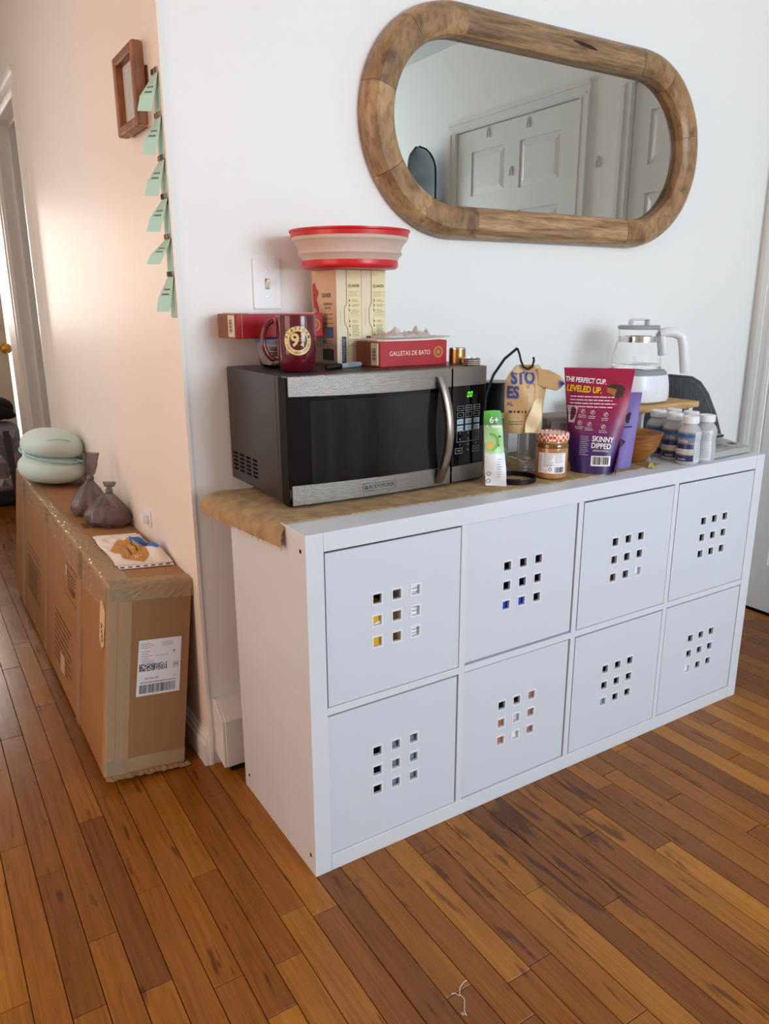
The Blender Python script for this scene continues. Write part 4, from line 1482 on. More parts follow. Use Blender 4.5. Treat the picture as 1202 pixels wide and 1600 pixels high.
MB().lathe([(.0005, .094), (.039, .094), (.0400, .096), (.0400, .108), (.0385, .1115), (.0345, .1125), (.0340, .1110), (.0005, .1108)], 44, cap=False).build('lid', gingham(), jar, smooth=.6)
caz = math.atan2(CAM.y - .112, CAM.x - .735)
cyl = lambda r, az0, z0=0: (lambda o: (lambda a, b: ((r + o) * math.cos(az0 + a / r), (r + o) * math.sin(az0 + a / r), z0 + b)))
cj = cyl(rj, caz + .05)
lb = Print(cj(.0004), .004).rect(-.036, .036, .016, .066).build('label', PAPER, jar)
pr = Print(cj(.0008), .005)
pr.lines(-.020, .004, .060, 9, .0034, .0009, 5, .3).lines(.007, .030, .060, 6, .0034, .0009, 6, .3).lines(-.033, -.023, .058, 10, .0036, .0010, 8, .5).rect(-.02, .03, .0362, .0368).rect(-.02, .03, .0625, .0634)
pr.barcode(.007, .031, .018, .032, 4, 18).annulus(-.004, .026, .0028, .0042, 12).lines(-.018, -.01, .024, 2, .003, .001, 3)
pr.build('label_print', mat('print_slate', '4c4f5c', .6), lb)
Print(lambda a, b: (a, b, .1114)).rect(-.024, .010, -.03, .012).build('lid_sticker', mat('sticker_pink', 'ead9d4', .6), jar)


def pouch(name, label, loc, rotz, w0, w1, h, d0, m, tilt=0.0, seal=.018, curve=0.0):
    """stand-up pouch: w0 bottom width, w1 top width, d0 depth at the base; front looks to local -y"""
    e = thing(name, label, 'pouch', loc, rotz)

    def wid(t):
        return w0 + (w1 - w0) * t ** .9

    def dep(t):
        return d0 * max(0.0, (1 - t / .93)) ** .75 + .0018

    def back(t):
        return tilt * t * h + curve * math.sin(PI * t)

    def front(s, t):          # s in -1..1
        return (s * wid(t) / 2, -dep(t) / 2 * (1 - abs(s) ** 3.2 * .92) + back(t), t * h)

    def rear(s, t):
        return (s * wid(t) / 2, dep(t) / 2 * (1 - abs(s) ** 3.2 * .92) + back(t), t * h)
    n, k = 20, 28
    vs, fs = [], []
    for j in range(k + 1):
        t = j / k
        for i in range(n + 1):
            vs.append(front(-1 + 2 * i / n, t))
        for i in range(n, -1, -1):
            vs.append(rear(-1 + 2 * i / n, t))
    c = 2 * (n + 1)
    for j in range(k):
        for i in range(c):
            a, b = j * c + i, j * c + (i + 1) % c
            fs.append((a, b, b + c, a + c))
    fs += [tuple(reversed(range(c))), tuple(range(k * c, k * c + c))]
    body = MB().add(vs, fs).build('pouch_body', m, e, smooth=.6)

    def fr(o):
        def f(a, b):
            t = min(max(b / h, 0), 1)
            s = max(-1, min(1, 2 * a / wid(t)))
            p = front(s, t)
            return (a, p[1] - o, b)
        return f
    return e, fr


def ramp_mat(name, stops, rough, axis='Z', h=1.0, bump=None):
    m = bpy.data.materials.new(name)
    m.use_nodes = True
    nt, b = nodes_of(m)
    tc = nt.nodes.new('ShaderNodeTexCoord')
    sp = nt.nodes.new('ShaderNodeSeparateXYZ')
    nt.links.new(tc.outputs['Object'], sp.inputs[0])
    mr = nt.nodes.new('ShaderNodeMapRange'); mr.inputs['From Max'].default_value = h
    nt.links.new(sp.outputs[axis], mr.inputs['Value'])
    r = nt.nodes.new('ShaderNodeValToRGB')
    r.color_ramp.elements[0].position = stops[0][0]; r.color_ramp.elements[0].color = lin(stops[0][1])
    r.color_ramp.elements[1].position = stops[-1][0]; r.color_ramp.elements[1].color = lin(stops[-1][1])
    for p, c in stops[1:-1]:
        el = r.color_ramp.elements.new(p); el.color = lin(c)
    nt.links.new(mr.outputs[0], r.inputs[0]); nt.links.new(r.outputs[0], b.inputs['Base Color'])
    b.inputs['Roughness'].default_value = rough
    if bump:
        n2 = nt.nodes.new('ShaderNodeTexNoise'); n2.inputs['Scale'].default_value = bump[0]
        nt.links.new(tc.outputs['Object'], n2.inputs['Vector'])
        bp = nt.nodes.new('ShaderNodeBump'); bp.inputs['Strength'].default_value = bump[1]; bp.inputs['Distance'].default_value = .003
        nt.links.new(n2.outputs[0], bp.inputs['Height']); nt.links.new(bp.outputs[0], b.inputs['Normal'])
    return m


# magenta cup-candy pouch
MAG = ramp_mat('pouch_magenta_print', [(0.0, '35235c'), (.26, '4a2567'), (.45, '7c1b54'), (.65, '970f42'), (1.0, 'a31541')], .32, 'Z', .265, bump=(22, .35))
mp_, fr = pouch('candy_pouch', 'magenta to purple candy pouch with white and yellow slogan', (.864, .096, Z0), math.radians(-49), .106, .172, .259, .056, MAG, tilt=.10)
pr = Print(fr(.0010), .01)
pr.text('THE PERFECT CUP.', -.030, .228, .0165, xs=.72, bold=.03, rot=-.06)
pr.build('slogan_lettering', WHITE_INK, mp_)
Print(fr(.0010), .01).lines(-.066, .050, .190, 4, .0082, .0022, 5, .12).build('small_print', WHITE_INK, mp_)
for i, (a, b) in enumerate(((-.032, .153), (-.008, .151), (.024, .147), (-.038, .124), (-.014, .122), (.020, .117))):
    pr = Print(fr(.0010), .01)
    pr.annulus(a, b, .0046, .0053, 20).rect(a - .0022, a - .0008, b - .0024, b + .0006, .7).rect(a - .0005, a + .0008, b - .0024, b + .0045, -.6)
    pr.lines(a - .010, a + .010, b - .0085, 2, .0045, .0018, 40 + i, .3)
    pr.build('check_mark_print', WHITE_INK, mp_)
pr = Print(fr(.0010), .01)
pr.text('SKINNY', .021, .0855, .0185, xs=.8, bold=.02, rot=-.05).text('DIPPED', .018, .069, .0185, xs=.8, bold=.02, rot=-.05)
pr.text('#SKINNYDIPPED', .018, .0575, .0065, xs=.8, rot=-.03)
pr.build('brand_lettering', WHITE_INK, mp_)
Print(fr(.0010), .01).lines(-.034, -.010, .092, 11, .0045, .0009, 9, .4).build('small_print', WHITE_INK, mp_)
Print(fr(.0010), .01).text('LEVELED UP.', -.033, .2065, .021, xs=.74, bold=.035, rot=-.06).build('yellow_lettering', mat('ink_yellow', 'f0c413', .5), mp_)
bc = Print(fr(.0010), .01).rect(-.004, .043, .020, .045).build('barcode_patch', PAPER, mp_)
Print(fr(.0014), .01).barcode(.000, .039, .0235, .043, 9, 20).build('barcode', INK, bc)
nf = Print(fr(.0010), .01).poly([(-.072, .166), (-.044, .164), (-.052, .124), (-.066, .124), (-.0675, .14)]).build('facts_patch', mat('patch_grey', 'd8d4cf', .5), mp_)
Print(fr(.0014), .01).lines(-.069, -.048, .163, 3, .006, .0026, 2, .1).rect(-.068, -.048, .1445, .1462).text('10', -.056, .136, .009).build('facts_print', INK, nf)
ch = Print(fr(.0010), .01).poly([(.022, .216), (.036, .222), (.052, .220), (.066, .212), (.060, .190), (.050, .187), (.040, .190), (.030, .200)]).build('chocolate_picture', mat('print_chocolate', '3d2620', .4), mp_)
Print(fr(.0013), .01).poly([(.022, .213), (.034, .211), (.046, .208), (.041, .190), (.033, .197), (.022, .201)]).build('filling_picture', mat('print_caramel', 'a9672f', .5), ch)
MB().prism([(-.028, 0), (.028, 0), (.020, .060), (.004, .085)], .0, .002, lambda a, b, h: (.0565 + h + b * .08, a, b + .001)).build('side_gusset', mat('gusset_purple', '5f2553', .4), mp_)

# purple coffee pouch
PUR = ramp_mat('pouch_lilac', [(0, '7d68b0'), (1, '8a76bd')], .42, 'Z', .2, bump=(28, .5))
pp, fr = pouch('lilac_pouch', 'lilac pouch lettered in black marker behind the magenta pouch', (.953, .115, Z0), math.radians(-46), .100, .128, .196, .05, PUR, tilt=-.02)
pr = Print(fr(.0010), .01)
pr.text('OM', .010, .130, .036, bold=.03, shear=.15)
pr.rect(-.02, .046, .105, .1085, .05)
pr.poly([(-.012, .052), (.010, .084), (.032, .070), (.010, .042)])
pr.build('black_lettering', INK, pp)
Print(fr(.0016), .01).poly([(-.005, .053), (.011, .079), (.027, .069), (.010, .047)]).build('bar_picture', mat('print_grey', '5a5660', .5), pp)

# wooden bowl
wb = thing('wooden_bowl', 'warm brown wooden bowl between the pouches and the bottles', 'bowl', (1.068, .137, Z0))
MB().lathe([(.0005, .0), (.028, .0), (.034, .004), (.058, .034), (.071, .070), (.0725, .078), (.070, .0785), (.0665, .068), (.053, .034), (.030, .012), (.0005, .010)], 48, cap=False).build('bowl', wood('bowl_wood', '8a4f24', 'b87a3c', 1.0, (10, 10, 45), .32), wb, smooth=.8)

# binder clip
bcq = thing('binder_clip', 'small yellow patterned binder clip by the wooden bowl', 'binder clip', (1.036, .052, Z0), .6)
MB().prism([(-.008, 0), (.008, 0), (.0025, .013), (-.0025, .013)], -.010, .010, lambda a, b, h: (h, a, b)).build('clip_body', mat('clip_yellow', 'd8cf6a', .35, var=(220, '8a8f3a')), bcq, bevel=.0006)
for s in (-1, 1):
    MB().tube([(-.005, s * .003, .012), (-.006, s * .006, .022), (0, s * .0075, .027), (.006, s * .006, .022), (.005, s * .003, .012)], .0007, 6).build('wire_arm', CHROME, bcq)

# six formula bottles
BOT_CLEAR = mat('bottle_plastic', 'd3d6da', .12, trans=.35, ior=1.15, coat=.3)
SLV = {'blue': mat('sleeve_blue', '2f69a8', .3), 'navy': mat('sleeve_navy', '26345f', .3), 'grey': mat('sleeve_grey', '7f858c', .35), 'gold': mat('sleeve_gold', 'a98a4c', .35),
       'pale': mat('sleeve_pale', 'b5bac1', .35)}
b0 = None
spots = [(1.166, .040, 'nearest the camera, its facts panel to the right'), (1.226, .034, 'at the right front corner, mostly pale printed panel'),
         (1.184, .103, 'second in the front rank behind the nearest one'), (1.245, .098, 'in the middle of the back rank'),
         (1.192, .165, 'closest to the wooden bowl'), (1.252, .160, 'at the far back by the riser')]
for q, (x, y, wh) in enumerate(spots):
    lab = 'small white capped formula bottle, ' + wh
    if q == 0:
        b0 = thing('formula_bottle', lab, 'bottle', (x, y, ZT), group='formula bottles')
        MB().lathe([(.0005, .0), (.027, .0), (.0295, .003), (.0300, .010), (.0300, .040), (.0285, .052), (.0275, .060), (.0290, .070), (.0300, .080), (.0295, .088), (.0250, .098), (.0195, .104), (.0185, .108), (.0185, .111), (.0005, .111)], 32, cap=False).build('bottle_body', BOT_CLEAR, b0, smooth=.7)
        MB().lathe([(.0005, .110), (.0215, .110), (.0218, .112), (.0214, .1265), (.0200, .128), (.0150, .1285), (.0145, .1275), (.0005, .1275)], 36, cap=False).build('cap', WHITE_PLASTIC, b0, smooth=.6)
        R = lambda z: .0300 if z < .040 else (.0285 if z < .066 else .0296)
        prof_ = [(.0300, .010), (.0300, .040), (.0285, .052), (.0275, .060), (.0290, .070), (.0300, .080), (.0295, .088), (.0250, .098)]

        def rad(z):
            for (r0, z0), (r1, z1) in zip(prof_, prof_[1:]):
                if z <= z1:
                    return r0 + (r1 - r0) * (z - z0) / (z1 - z0)
            return prof_[-1][0]
        az0 = math.atan2(CAM.y - y, CAM.x - x) - .35
        sf = lambda o: (lambda a, b: ((rad(b) + o) * math.cos(az0 + a / .030), (rad(b) + o) * math.sin(az0 + a / .030), b))
        for c, z0, z1 in (('navy', .006, .026), ('gold', .026, .029), ('pale', .029, .043), ('navy', .043, .056), ('grey', .056, .073), ('blue', .073, .084), ('gold', .084, .088)):
            Print(sf(.0004), .004).rect(-.040, .026, max(z0, .0101), z1).build('sleeve_band', SLV[c], b0)
        pr = Print(sf(.0009), .005).text('Similac', -.006, .065, .0135, xs=.8).lines(-.02, .014, .041, 3, .004, .0015, 4, .3).text('Sensitive', -.004, .016, .007, xs=.85)
        pr.build('sleeve_lettering', WHITE_INK, b0)
        fp = Print(sf(.0005), .004).rect(.028, .060, .008, .088).build('facts_panel', mat('facts_pale', 'd3d7dc', .35), b0)
        Print(sf(.0010), .005).lines(.031, .057, .084, 17, .0042, .0012, 6, .3).build('facts_print', SLV['grey'], fp)
    else:
        o = copy_tree(b0)
        o.location = (x, y, ZT)
        o.rotation_euler = (0, 0, {1: -1.0, 2: .25, 3: -.4, 4: .35, 5: .1}[q])
        o['label'] = lab

# kitchen scale
sc = thing('kitchen_scale', 'flat grey kitchen scale at the right end of the unit', 'kitchen scale', (1.360, .094, ZT), math.radians(2))
SCG = mat('scale_grey', 'a5a49f', .4)
MB().hexa([(-.092, -.062, .002), (.092, -.062, .002), (.092, .075, .002), (-.092, .075, .002)],
          [(-.089, -.058, .018), (.089, -.058, .018), (.089, .072, .036), (-.089, .072, .036)]).build('housing', SCG, sc, bevel=.003)
slope = lambda y: .018 + .018 * (y + .058) / .13
fs_ = lambda o: (lambda a, b: (a, b, slope(b) + o))
Print(fs_(.0006)).rect(-.040, .022, -.034, -.008).build('display', mat('scale_lcd', '6f756e', .2), sc)
Print(fs_(.0006)).rect(.045, .068, -.028, -.010).rect(-.075, -.052, -.036, -.018).build('button', mat('scale_button', '3b3f3d', .4), sc)
Print(fs_(.0006)).lines(-.03, .045, -.044, 1, .004, .0025, 3, .05).build('print', mat('scale_print', '7b7b78', .5), sc)
MB().box(-.080, .060, .010, .070, .038, .046).build('platform', mat('scale_glass_black', '1a1b1d', .15), sc, bevel=.002)
MB().box(-.01, .01, .03, .05, .028, .039).build('platform_post', BLACK_PLASTIC, sc)

# wooden riser carrying the kettle
RISER = wood('riser_wood', 'b98f58', 'd0a86e', 1.0, (4, 40, 40), .5)
rs = thing('shelf_riser', 'pale wooden riser with white legs under the kettle', 'shelf riser', (1.13, .222, T))
MB().box(0, .32, 0, .225, .112, .130).build('board', RISER, rs, bevel=.001)
for x in (.060, .290):
    for y in (.012, .190):
        MB().box(x, x + .018, y, y + .018, .0003, .112).build('leg', WHITE_PLASTIC, rs, bevel=.001)
rs2 = thing('shelf_riser', 'short wooden riser carrying the black canisters beside the microwave', 'shelf riser', (.665, .355, T))
MB().box(0, .22, 0, .105, .114, .130).build('board', RISER, rs2, bevel=.001)
for x in (.006, .196):
    for y in (.006, .081):
        MB().box(x, x + .018, y, y + .018, .0003, .114).build('leg', WHITE_PLASTIC, rs2, bevel=.001)

# electric kettle
KW = mat('kettle_white', 'e6e8ec', .3)
KG = mat('kettle_grey', '8e9196', .4)
kt = thing('electric_kettle', 'white based glass kettle with white handle on the wooden riser', 'kettle', (1.284, .334, T + .1305))
MB().lathe([(.0005, .0), (.080, .0), (.090, .006), (.0935, .018), (.0915, .055), (.0865, .082), (.0005, .082)], 48, cap=False, ell=2.6).build('base', KW, kt, smooth=.7)
MB().lathe([(.0866, .0815), (.0850, .089), (.078, .096), (.0745, .0965), (.0005, .0965)], 48, cap=False, ell=2.4).build('heating_ring', KG, kt, smooth=.6)
TG = mat('kettle_glass', 'ffffff', .01, trans=1.0, ior=1.12)
MB().lathe([(.0005, .0985), (.066, .0985), (.0715, .102), (.0725, .112), (.0700, .140), (.0620, .170), (.0575, .182), (.0570, .205), (.0595, .212), (.0580, .212), (.0557, .205), (.0560, .182), (.0605, .168), (.0685, .140), (.0710, .112), (.0005, .102)], 48, cap=False).build('glass_jug', TG, kt, smooth=.9)
MB().lathe([(.040, .176), (.0552, .176), (.0552, .1925), (.040, .1925)], 40, cap=False).build('steel_filter', CHROME, kt, smooth=.5)
MB().lathe([(.0005, .2125), (.0575, .2125), (.0605, .2150), (.0605, .2215), (.0570, .2245), (.0005, .2245)], 44, cap=False).build('lid', mat('kettle_lid', 'b8babf', .15, trans=.5, ior=1.2), kt, smooth=.6)
MB().tube([(-.036, 0, .2235), (-.036, 0, .2375), (-.030, 0, .2415), (.030, 0, .2415), (.036, 0, .2375), (.036, 0, .2235)], .006, 8, flat=(.011, .0035)).build('lid_handle', KW, kt, bevel=.001)
hdv = Vector((.80, -.60, 0))
hpth = [hdv * .060 + Vector((0, 0, .198)), hdv * .085 + Vector((0, 0, .204)), hdv * .105 + Vector((0, 0, .203)), hdv * .126 + Vector((0, 0, .192)), hdv * .134 + Vector((0, 0, .165)), hdv * .146 + Vector((0, 0, .085))]
MB().tube(hpth, .012, 10, flat=(.0175, .0155)).build('handle', KW, kt, bevel=.002, smooth=.6)
MB().tube([hdv * .064 + Vector((0, 0, .203)), hdv * .070 + Vector((0, 0, .18)), hdv * .076 + Vector((0, 0, .137))], [.010, .012, .010], 10, flat=(.0150, .013)).build('handle_mount', KW, kt, bevel=.002, smooth=.6)
kaz = math.atan2(CAM.y - .334, CAM.x - 1.284)
ink = Print(lambda a, b: (.0775 * math.cos(kaz + a / .08) * 1.0, .0775 * math.sin(kaz + a / .08) * 1.0, b))
Print(lambda a, b: (.0716 * math.cos(kaz - .1 + a / .07), .0716 * math.sin(kaz - .1 + a / .07), b), .006).lines(-.004, .012, .135, 6, .006, .001, 2, .4).build('scale_marks', mat('kettle_marks', '9aa0a4', .5), kt)
kf = lambda a, b: (.0985 * math.cos(kaz + a / .09) * .985, .0985 * math.sin(kaz + a / .09) * .985, b)
pr = Print(lambda a, b: (kf(a, b)[0], kf(a, b)[1], b), .008).text('!', -.030, .040, .006).lines(-.045, -.03, .050, 1, .003, .0012, 5, .1)
pr.lines(.064, .068, .066, 7, .0075, .002, 6, .2)
pr.build('print', mat('kettle_print', '8c9096', .5), kt)

# hook stand and the snack bag hanging from it
hs = thing('hook_stand', 'black wire hook stand with ring base beside the microwave', 'hook stand', (.632, .132, Z0))
ringp = [(.054 * math.cos(2 * PI * i / 40), .054 * math.sin(2 * PI * i / 40), .0055) for i in range(40)]
MB().lathe([(.0515, .0), (.0540, .0), (.0540, .0115), (.0515, .0115)], 48, cap=False).build('ring_base', BLACK_METAL, hs, smooth=.6)
pole = [(-.02, -.020, .006), (-.034, -.006, .006), (-.046, .004, .014), (-.060, .014, .045), (-.073, .022, .10), (-.080, .024, .16), (-.077, .022, .21), (-.064, .014, .255), (-.042, .002, .292), (-.017, -.012, .316)]
MB().tube([(-.008, -.028, .0065), (-.018, -.030, .0065)] + pole[1:], .0032, 8).build('pole', BLACK_METAL, hs, smooth=3.1)
hook = [(-.017, -.012, .316), (-.012, -.014, .305), (-.008, -.017, .287), (-.003, -.020, .274), (.006, -.026, .268), (.014, -.031, .274), (.017, -.033, .287), (.016, -.032, .296)]
MB().tube(hook, .0026, 8).build('hook', BLACK_METAL, hs, smooth=3.1)

KRAFTB = mat('bag_kraft', 'c4a679', .42, var=(12, 'b6956a'), bump=(30, .5))
TB0 = (.6365, .113, Z0 + .118)
tb = thing('plantain_chip_bag', 'tan plantain chip bag hanging from the hook stand', 'snack bag', TB0, math.radians(-32))


def tbf(s, t):
    w = .044 + .006 * t if t < .75 else .0485 - .022 * ((t - .75) / .25) ** 1.5
    d = .018 * math.sin(PI * min(1, t * 1.05 + .06)) ** .6 * (1 - abs(s) ** 2.6)
    wob = .003 * math.sin(9 * t + 4 * s)
    return (s * w + .006 * (t - .3), wob, d)


def tb_front(a, t):
    s = max(-1, min(1, (a - .006 * (t - .3)) / (.044 + .006 * t)))
    p = tbf(s, t)
    return p


n, k = 18, 26
vs, fs = [], []
for j in range(k + 1):
    t = j / k
    for i in range(n + 1):
        s = -1 + 2 * i / n
        x, wb_, d = tbf(s, t)
        vs.append((x, wb_ - d - .0008, t * .160))
    for i in range(n, -1, -1):
        s = -1 + 2 * i / n
        x, wb_, d = tbf(s, t)
        vs.append((x, wb_ + d + .0008, t * .160))
c = 2 * (n + 1)
for j in range(k):
    for i in range(c):
        a, b = j * c + i, j * c + (i + 1) % c
        fs.append((a, b, b + c, a + c))
fs += [tuple(reversed(range(c))), tuple(range(k * c, k * c + c))]
MB().add(vs, fs).build('bag', KRAFTB, tb, smooth=.7)
tfn = lambda o: (lambda a, b: (a, tb_front(a, b / .160)[1] - tb_front(a, b / .160)[2] - .0008 - o, b))
BLUEI = mat('print_royal_blue', '2c4a94', .5)
pr = Print(tfn(.0008), .006)
pr.text('STO', -.006, .130, .040, xs=.74, bold=.045)
pr.build('brand_lettering', BLUEI, tb)
Print(tfn(.0008), .006).text('ES', -.029, .096, .038, xs=.72, bold=.045).build('brand_lettering', BLUEI, tb)
Print(tfn(.0008), .006).text('AL', -.034, .070, .012, bold=.02).build('small_lettering', BLUEI, tb)
Print(tfn(.0006), .005).poly([(.002, .112), (.012, .122), (.022, .118), (.024, .098), (.016, .072), (.008, .046), (.000, .040), (.000, .06), (.004, .085)]).build('plantain_picture', mat('print_amber', 'b98436', .5), tb)
Print(tfn(.0008), .006).lines(-.036, .008, .055, 1, .006, .005, 8, .05).lines(-.036, .0, .030, 2, .006, .0016, 3, .4).build('dark_lettering', INK, tb)
# its folded over top to the right
MB().prism([(.026, .152), (.030, .112), (.050, .106), (.072, .101), (.083, .108), (.091, .121), (.078, .136), (.056, .148)], -.0135, -.0035,
           lambda p, q, h: (p, h + .004 * math.sin(60 * p), q)).build('folded_flap', KRAFTB, tb, bevel=.003)
for i in range(5):
    a = -.75 + i * .32
    MB().prism([(-.0024, 0), (.0024, 0), (.0, .017)], 0, .0008, lambda x, y, h: (.088 - (y * math.cos(a) - x * math.sin(a)), -.0137 - h + .004 * math.sin(60 * .084), .1185 + (x * math.cos(a) + y * math.sin(a)))).build('flap_print', BLUEI, tb)
MB().sheet(lambda u, v: (.014 + .030 * v + (.032 * u - .016) * (.35 + .65 * math.sin(PI * min(v * .8 + .2, 1))) - .012 * v, -.0205 + .005 * math.sin(8 * v + 2 * u), .004 + .082 * v), 6, 14, .0012).build('side_label', mat('bag_cream', 'e2d3ac', .5), tb)

# green snack packet against the microwave
gp_ = thing('green_snack_packet', 'green and white snack packet standing against the microwave', 'packet', (.551, .112, Z0 + .001), math.radians(-34))
GRN = ramp_mat('packet_green_print', [(0.0, 'e4e8ee'), (.43, 'e2e7ec'), (.46, 'a9d8a0'), (.80, 'a4d69b'), (.83, '3f8f4a'), (1.0, '57b33a')], .35, 'Z', .175, bump=(30, .6))
gpf = lambda u, v: ((u - .5) * (.038 + .012 * (1 - v) ** 2) + .006 * (1 - v) - .008 * v, -.010 * math.sin(PI * v) * math.cos((u - .5) * 2.6) + .010 * v + .003 * math.sin(11 * v + 3 * u), .175 * v)
MB().sheet(gpf, 12, 24, .010).build('packet', GRN, gp_, smooth=.8)
gfr = lambda a, b: (a, gpf(min(max((a + .5 * .05) / .05, 0), 1), b / .175)[1] - .0062, b)
Print(gfr, .006).text('6+', -.004, .155, .020, bold=.02).build('age_lettering', WHITE_INK, gp_)
Print(gfr, .006).rect(-.020, .014, .138, .144).build('white_band', WHITE_INK, gp_)
Print(gfr, .006).annulus(-.012, .105, .016, .021, 20, -1.4, 1.6).build('leaf_ring', mat('print_leaf', '6fbf3a', .5), gp_)
Print(gfr, .006).disc(-.012, .096, .010).build('fruit_picture', mat('print_fruit', 'd9c06a', .5), gp_)
DGR = mat('print_dark_green', '2e4a3a', .5)
for a, b in ((.010, .118), (.008, .097)):
    Print(gfr, .006).disc(a, b, .0024, 8).build('seed_print', DGR, gp_)
for b in (.030, .012):
    Print(gfr, .006).annulus(-.013, b, .004, .0052, 14).build('round_mark', DGR, gp_)
Print(gfr, .006).lines(.006, .018, .066, 8, .006, .0014, 9, .4).build('small_print', DGR, gp_)

# water bottle, pale blue dome, cable, canisters, fabric bin
wbt = thing('water_bottle', 'clear ribbed plastic water bottle behind the hanging bag', 'bottle', (.745, .205, Z0))
prof = [(.0005, .002), (.026, .0), (.030, .005)]
for i in range(8):
    prof += [(.0310, .010 + i * .012), (.0285, .016 + i * .012)]
prof += [(.0310, .108), (.0310, .140), (.029, .155), (.020, .178), (.0135, .188), (.0125, .198)]
MB().lathe(prof + [(.0115, .198)] + [(r - .0012, z) for r, z in reversed(prof[2:])] + [(.0005, .0035)], 32, cap=False).build('bottle_body', mat('water_bottle_plastic', 'f4f6f6', .06, trans=.9, ior=1.12), wbt, smooth=.9)
MB().lathe([(.0315, .110), (.0319, .110), (.0319, .136), (.0315, .136)], 32, cap=False).build('label', mat('bottle_label_teal', '1f7a68', .35), wbt)
MB().lathe([(.0005, .197), (.0142, .197), (.0145, .199), (.0145, .210), (.0135, .212), (.0005, .212)], 24, cap=False).build('cap', WHITE_PLASTIC, wbt, smooth=.6)
ab = thing('pale_blue_dome', 'pale aqua egg shaped device under the short riser', 'device', (.719, .300, Z0))
MB().lathe([(.0005, .0), (.022, .0), (.029, .008), (.0315, .020), (.030, .032), (.024, .043), (.013, .050), (.0005, .052)], 32, cap=False).build('shell', mat('aqua_plastic', '9cc9cf', .35), ab, smooth=3.1)
MB().lathe([(.0005, -.0002), (.021, -.0002), (.0285, .0075), (.0296, .0090), (.0005, .0090)], 32, cap=False).build('base_ring', mat('aqua_pale', 'cfe2e3', .4), ab, smooth=.8)
cb = thing('white_cable', 'thin off white cable lying by the aqua device', 'cable', (.76, .285, Z0))
MB().tube([(-.012, .02, .010), (.0, .012, .018), (.012, -.004, .014), (.03, -.012, .003), (.05, -.006, .003), (.07, .02, .003)], .0016, 6).build('cord', mat('cable_white', 'd9cdb4', .5), cb, smooth=3.1)
MB().box(.066, .082, .014, .026, .0, .006).build('plug', WHITE_PLASTIC, cb, bevel=.001)
for q, (x, y, r, h, lab) in enumerate(((.708, .412, .0365, .118, 'taller black canister with grey lid behind the microwave'), (.806, .402, .044, .080, 'wide black canister on the short riser'))):
    cn = thing('canister', lab, 'canister', (x, y, T + .1305), group='black canisters')
    MB().lathe([(.0005, .0), (r - .002, .0), (r, .002), (r, h - .022), (.0005, h - .022)], 36, cap=False).build('body', mat('canister_black', '15171a', .4), cn, smooth=.5)
    MB().lathe([(.0005, h - .0225), (r + .0012, h - .0225), (r + .0016, h - .003), (r - .001, h), (.0005, h)], 36, cap=False).build('lid', mat('canister_lid_grey', '73767a', .4) if q == 0 else mat('canister_lid_black', '0e0f11', .3), cn, smooth=.5)
    if q == 0:
        Print(cyl(r, math.atan2(CAM.y - y, CAM.x - x))(.0005), .005).lines(-.02, .02, .06, 3, .012, .004, 3, .3).build('print', mat('canister_print', '4d5358', .5), cn)
fb = thing('fabric_bin', 'taupe fabric bin with strap and snap behind the jar', 'fabric bin', (.890, .235, Z0), math.radians(-8))
FAB = mat('taupe_fabric', '8b8079', .85, bump=(300, .4))
MB().box(-.050, .072, .0, .085, 0, .105).build('bin', FAB, fb, bevel=.006)
MB().box(-.052, .074, -.002, .087, .100, .122).build('lid', mat('taupe_fabric_light', 'a0958c', .85, bump=(300, .4)), fb, bevel=.005)
MB().box(-.040, -.012, -.0045, -.0012, .060, .112).build('strap', mat('strap_grey', 'b1aaa4', .6), fb, bevel=.001)
MB().lathe([(.0005, .005), (.004, .0045), (.0075, .002), (.008, .0), (.0005, .0)], 20, cap=False).move(lambda p: Vector((-.026 + p.x, -.0045 - p.z, .076 + p.y))).build('snap', CHROME, fb, smooth=3.1)
MB().tube([(.0, -.0025, .0), (.0, -.0025, .1)], .0006, 5).move(lambda p: Vector((p.x + .005, p.y, p.z))).build('seam', DARK, fb)
# ------------------------------------------------------------------ long carton leaning on the hall wall
TH = math.radians(6.6)
PIV = Vector((-.104, .56, 0.0008))
BXW, BXL, BXH = .206, 1.62, .515
CARD = mat('cardboard', 'a5764b', .62, var=(5, '9a6c43'), bump=(35, .12), stretch=(1, .5, 1))
CARD_END = mat('cardboard_end', '94714d', .65, var=(9, '8a6845'), bump=(400, .1), stretch=(1, 1, .02))
bx = thing('cardboard_box', 'long taped brown cardboard box tilted against the hall wall', 'cardboard box', PIV, rot=(0, TH, 0))
MB().box(-BXW, 0, .004, BXL, 0, BXH).build('carton', CARD, bx, bevel=.005)
MB().box(-BXW + .004, -.003, 0, .0045, .004, BXH - .004).build('end_flap', CARD_END, bx, bevel=.001)
MB().box(-BXW + .022, -BXW + .0235, -.0006, .001, .006, BXH - .03).build('flap_edge', mat('cardboard_shadow_edge', '5d4329', .8), bx)


def tape_mat():
    m = mat('clear_packing_tape', 'dcc8a2', .06, alpha=.17, spec=1.0, bump=(28, .7))
    return m


TAPE = tape_mat()
rr = random.Random(4)


def crumple(seed):
    r = random.Random(seed)
    ph = [(r.uniform(40, 260) * r.choice((-1, 1)), r.uniform(40, 260), r.uniform(0, 6)) for _ in range(7)]
    return lambda a, b: sum(math.sin(p * a + q * b + f) for p, q, f in ph) / 3.5


c1 = crumple(1)


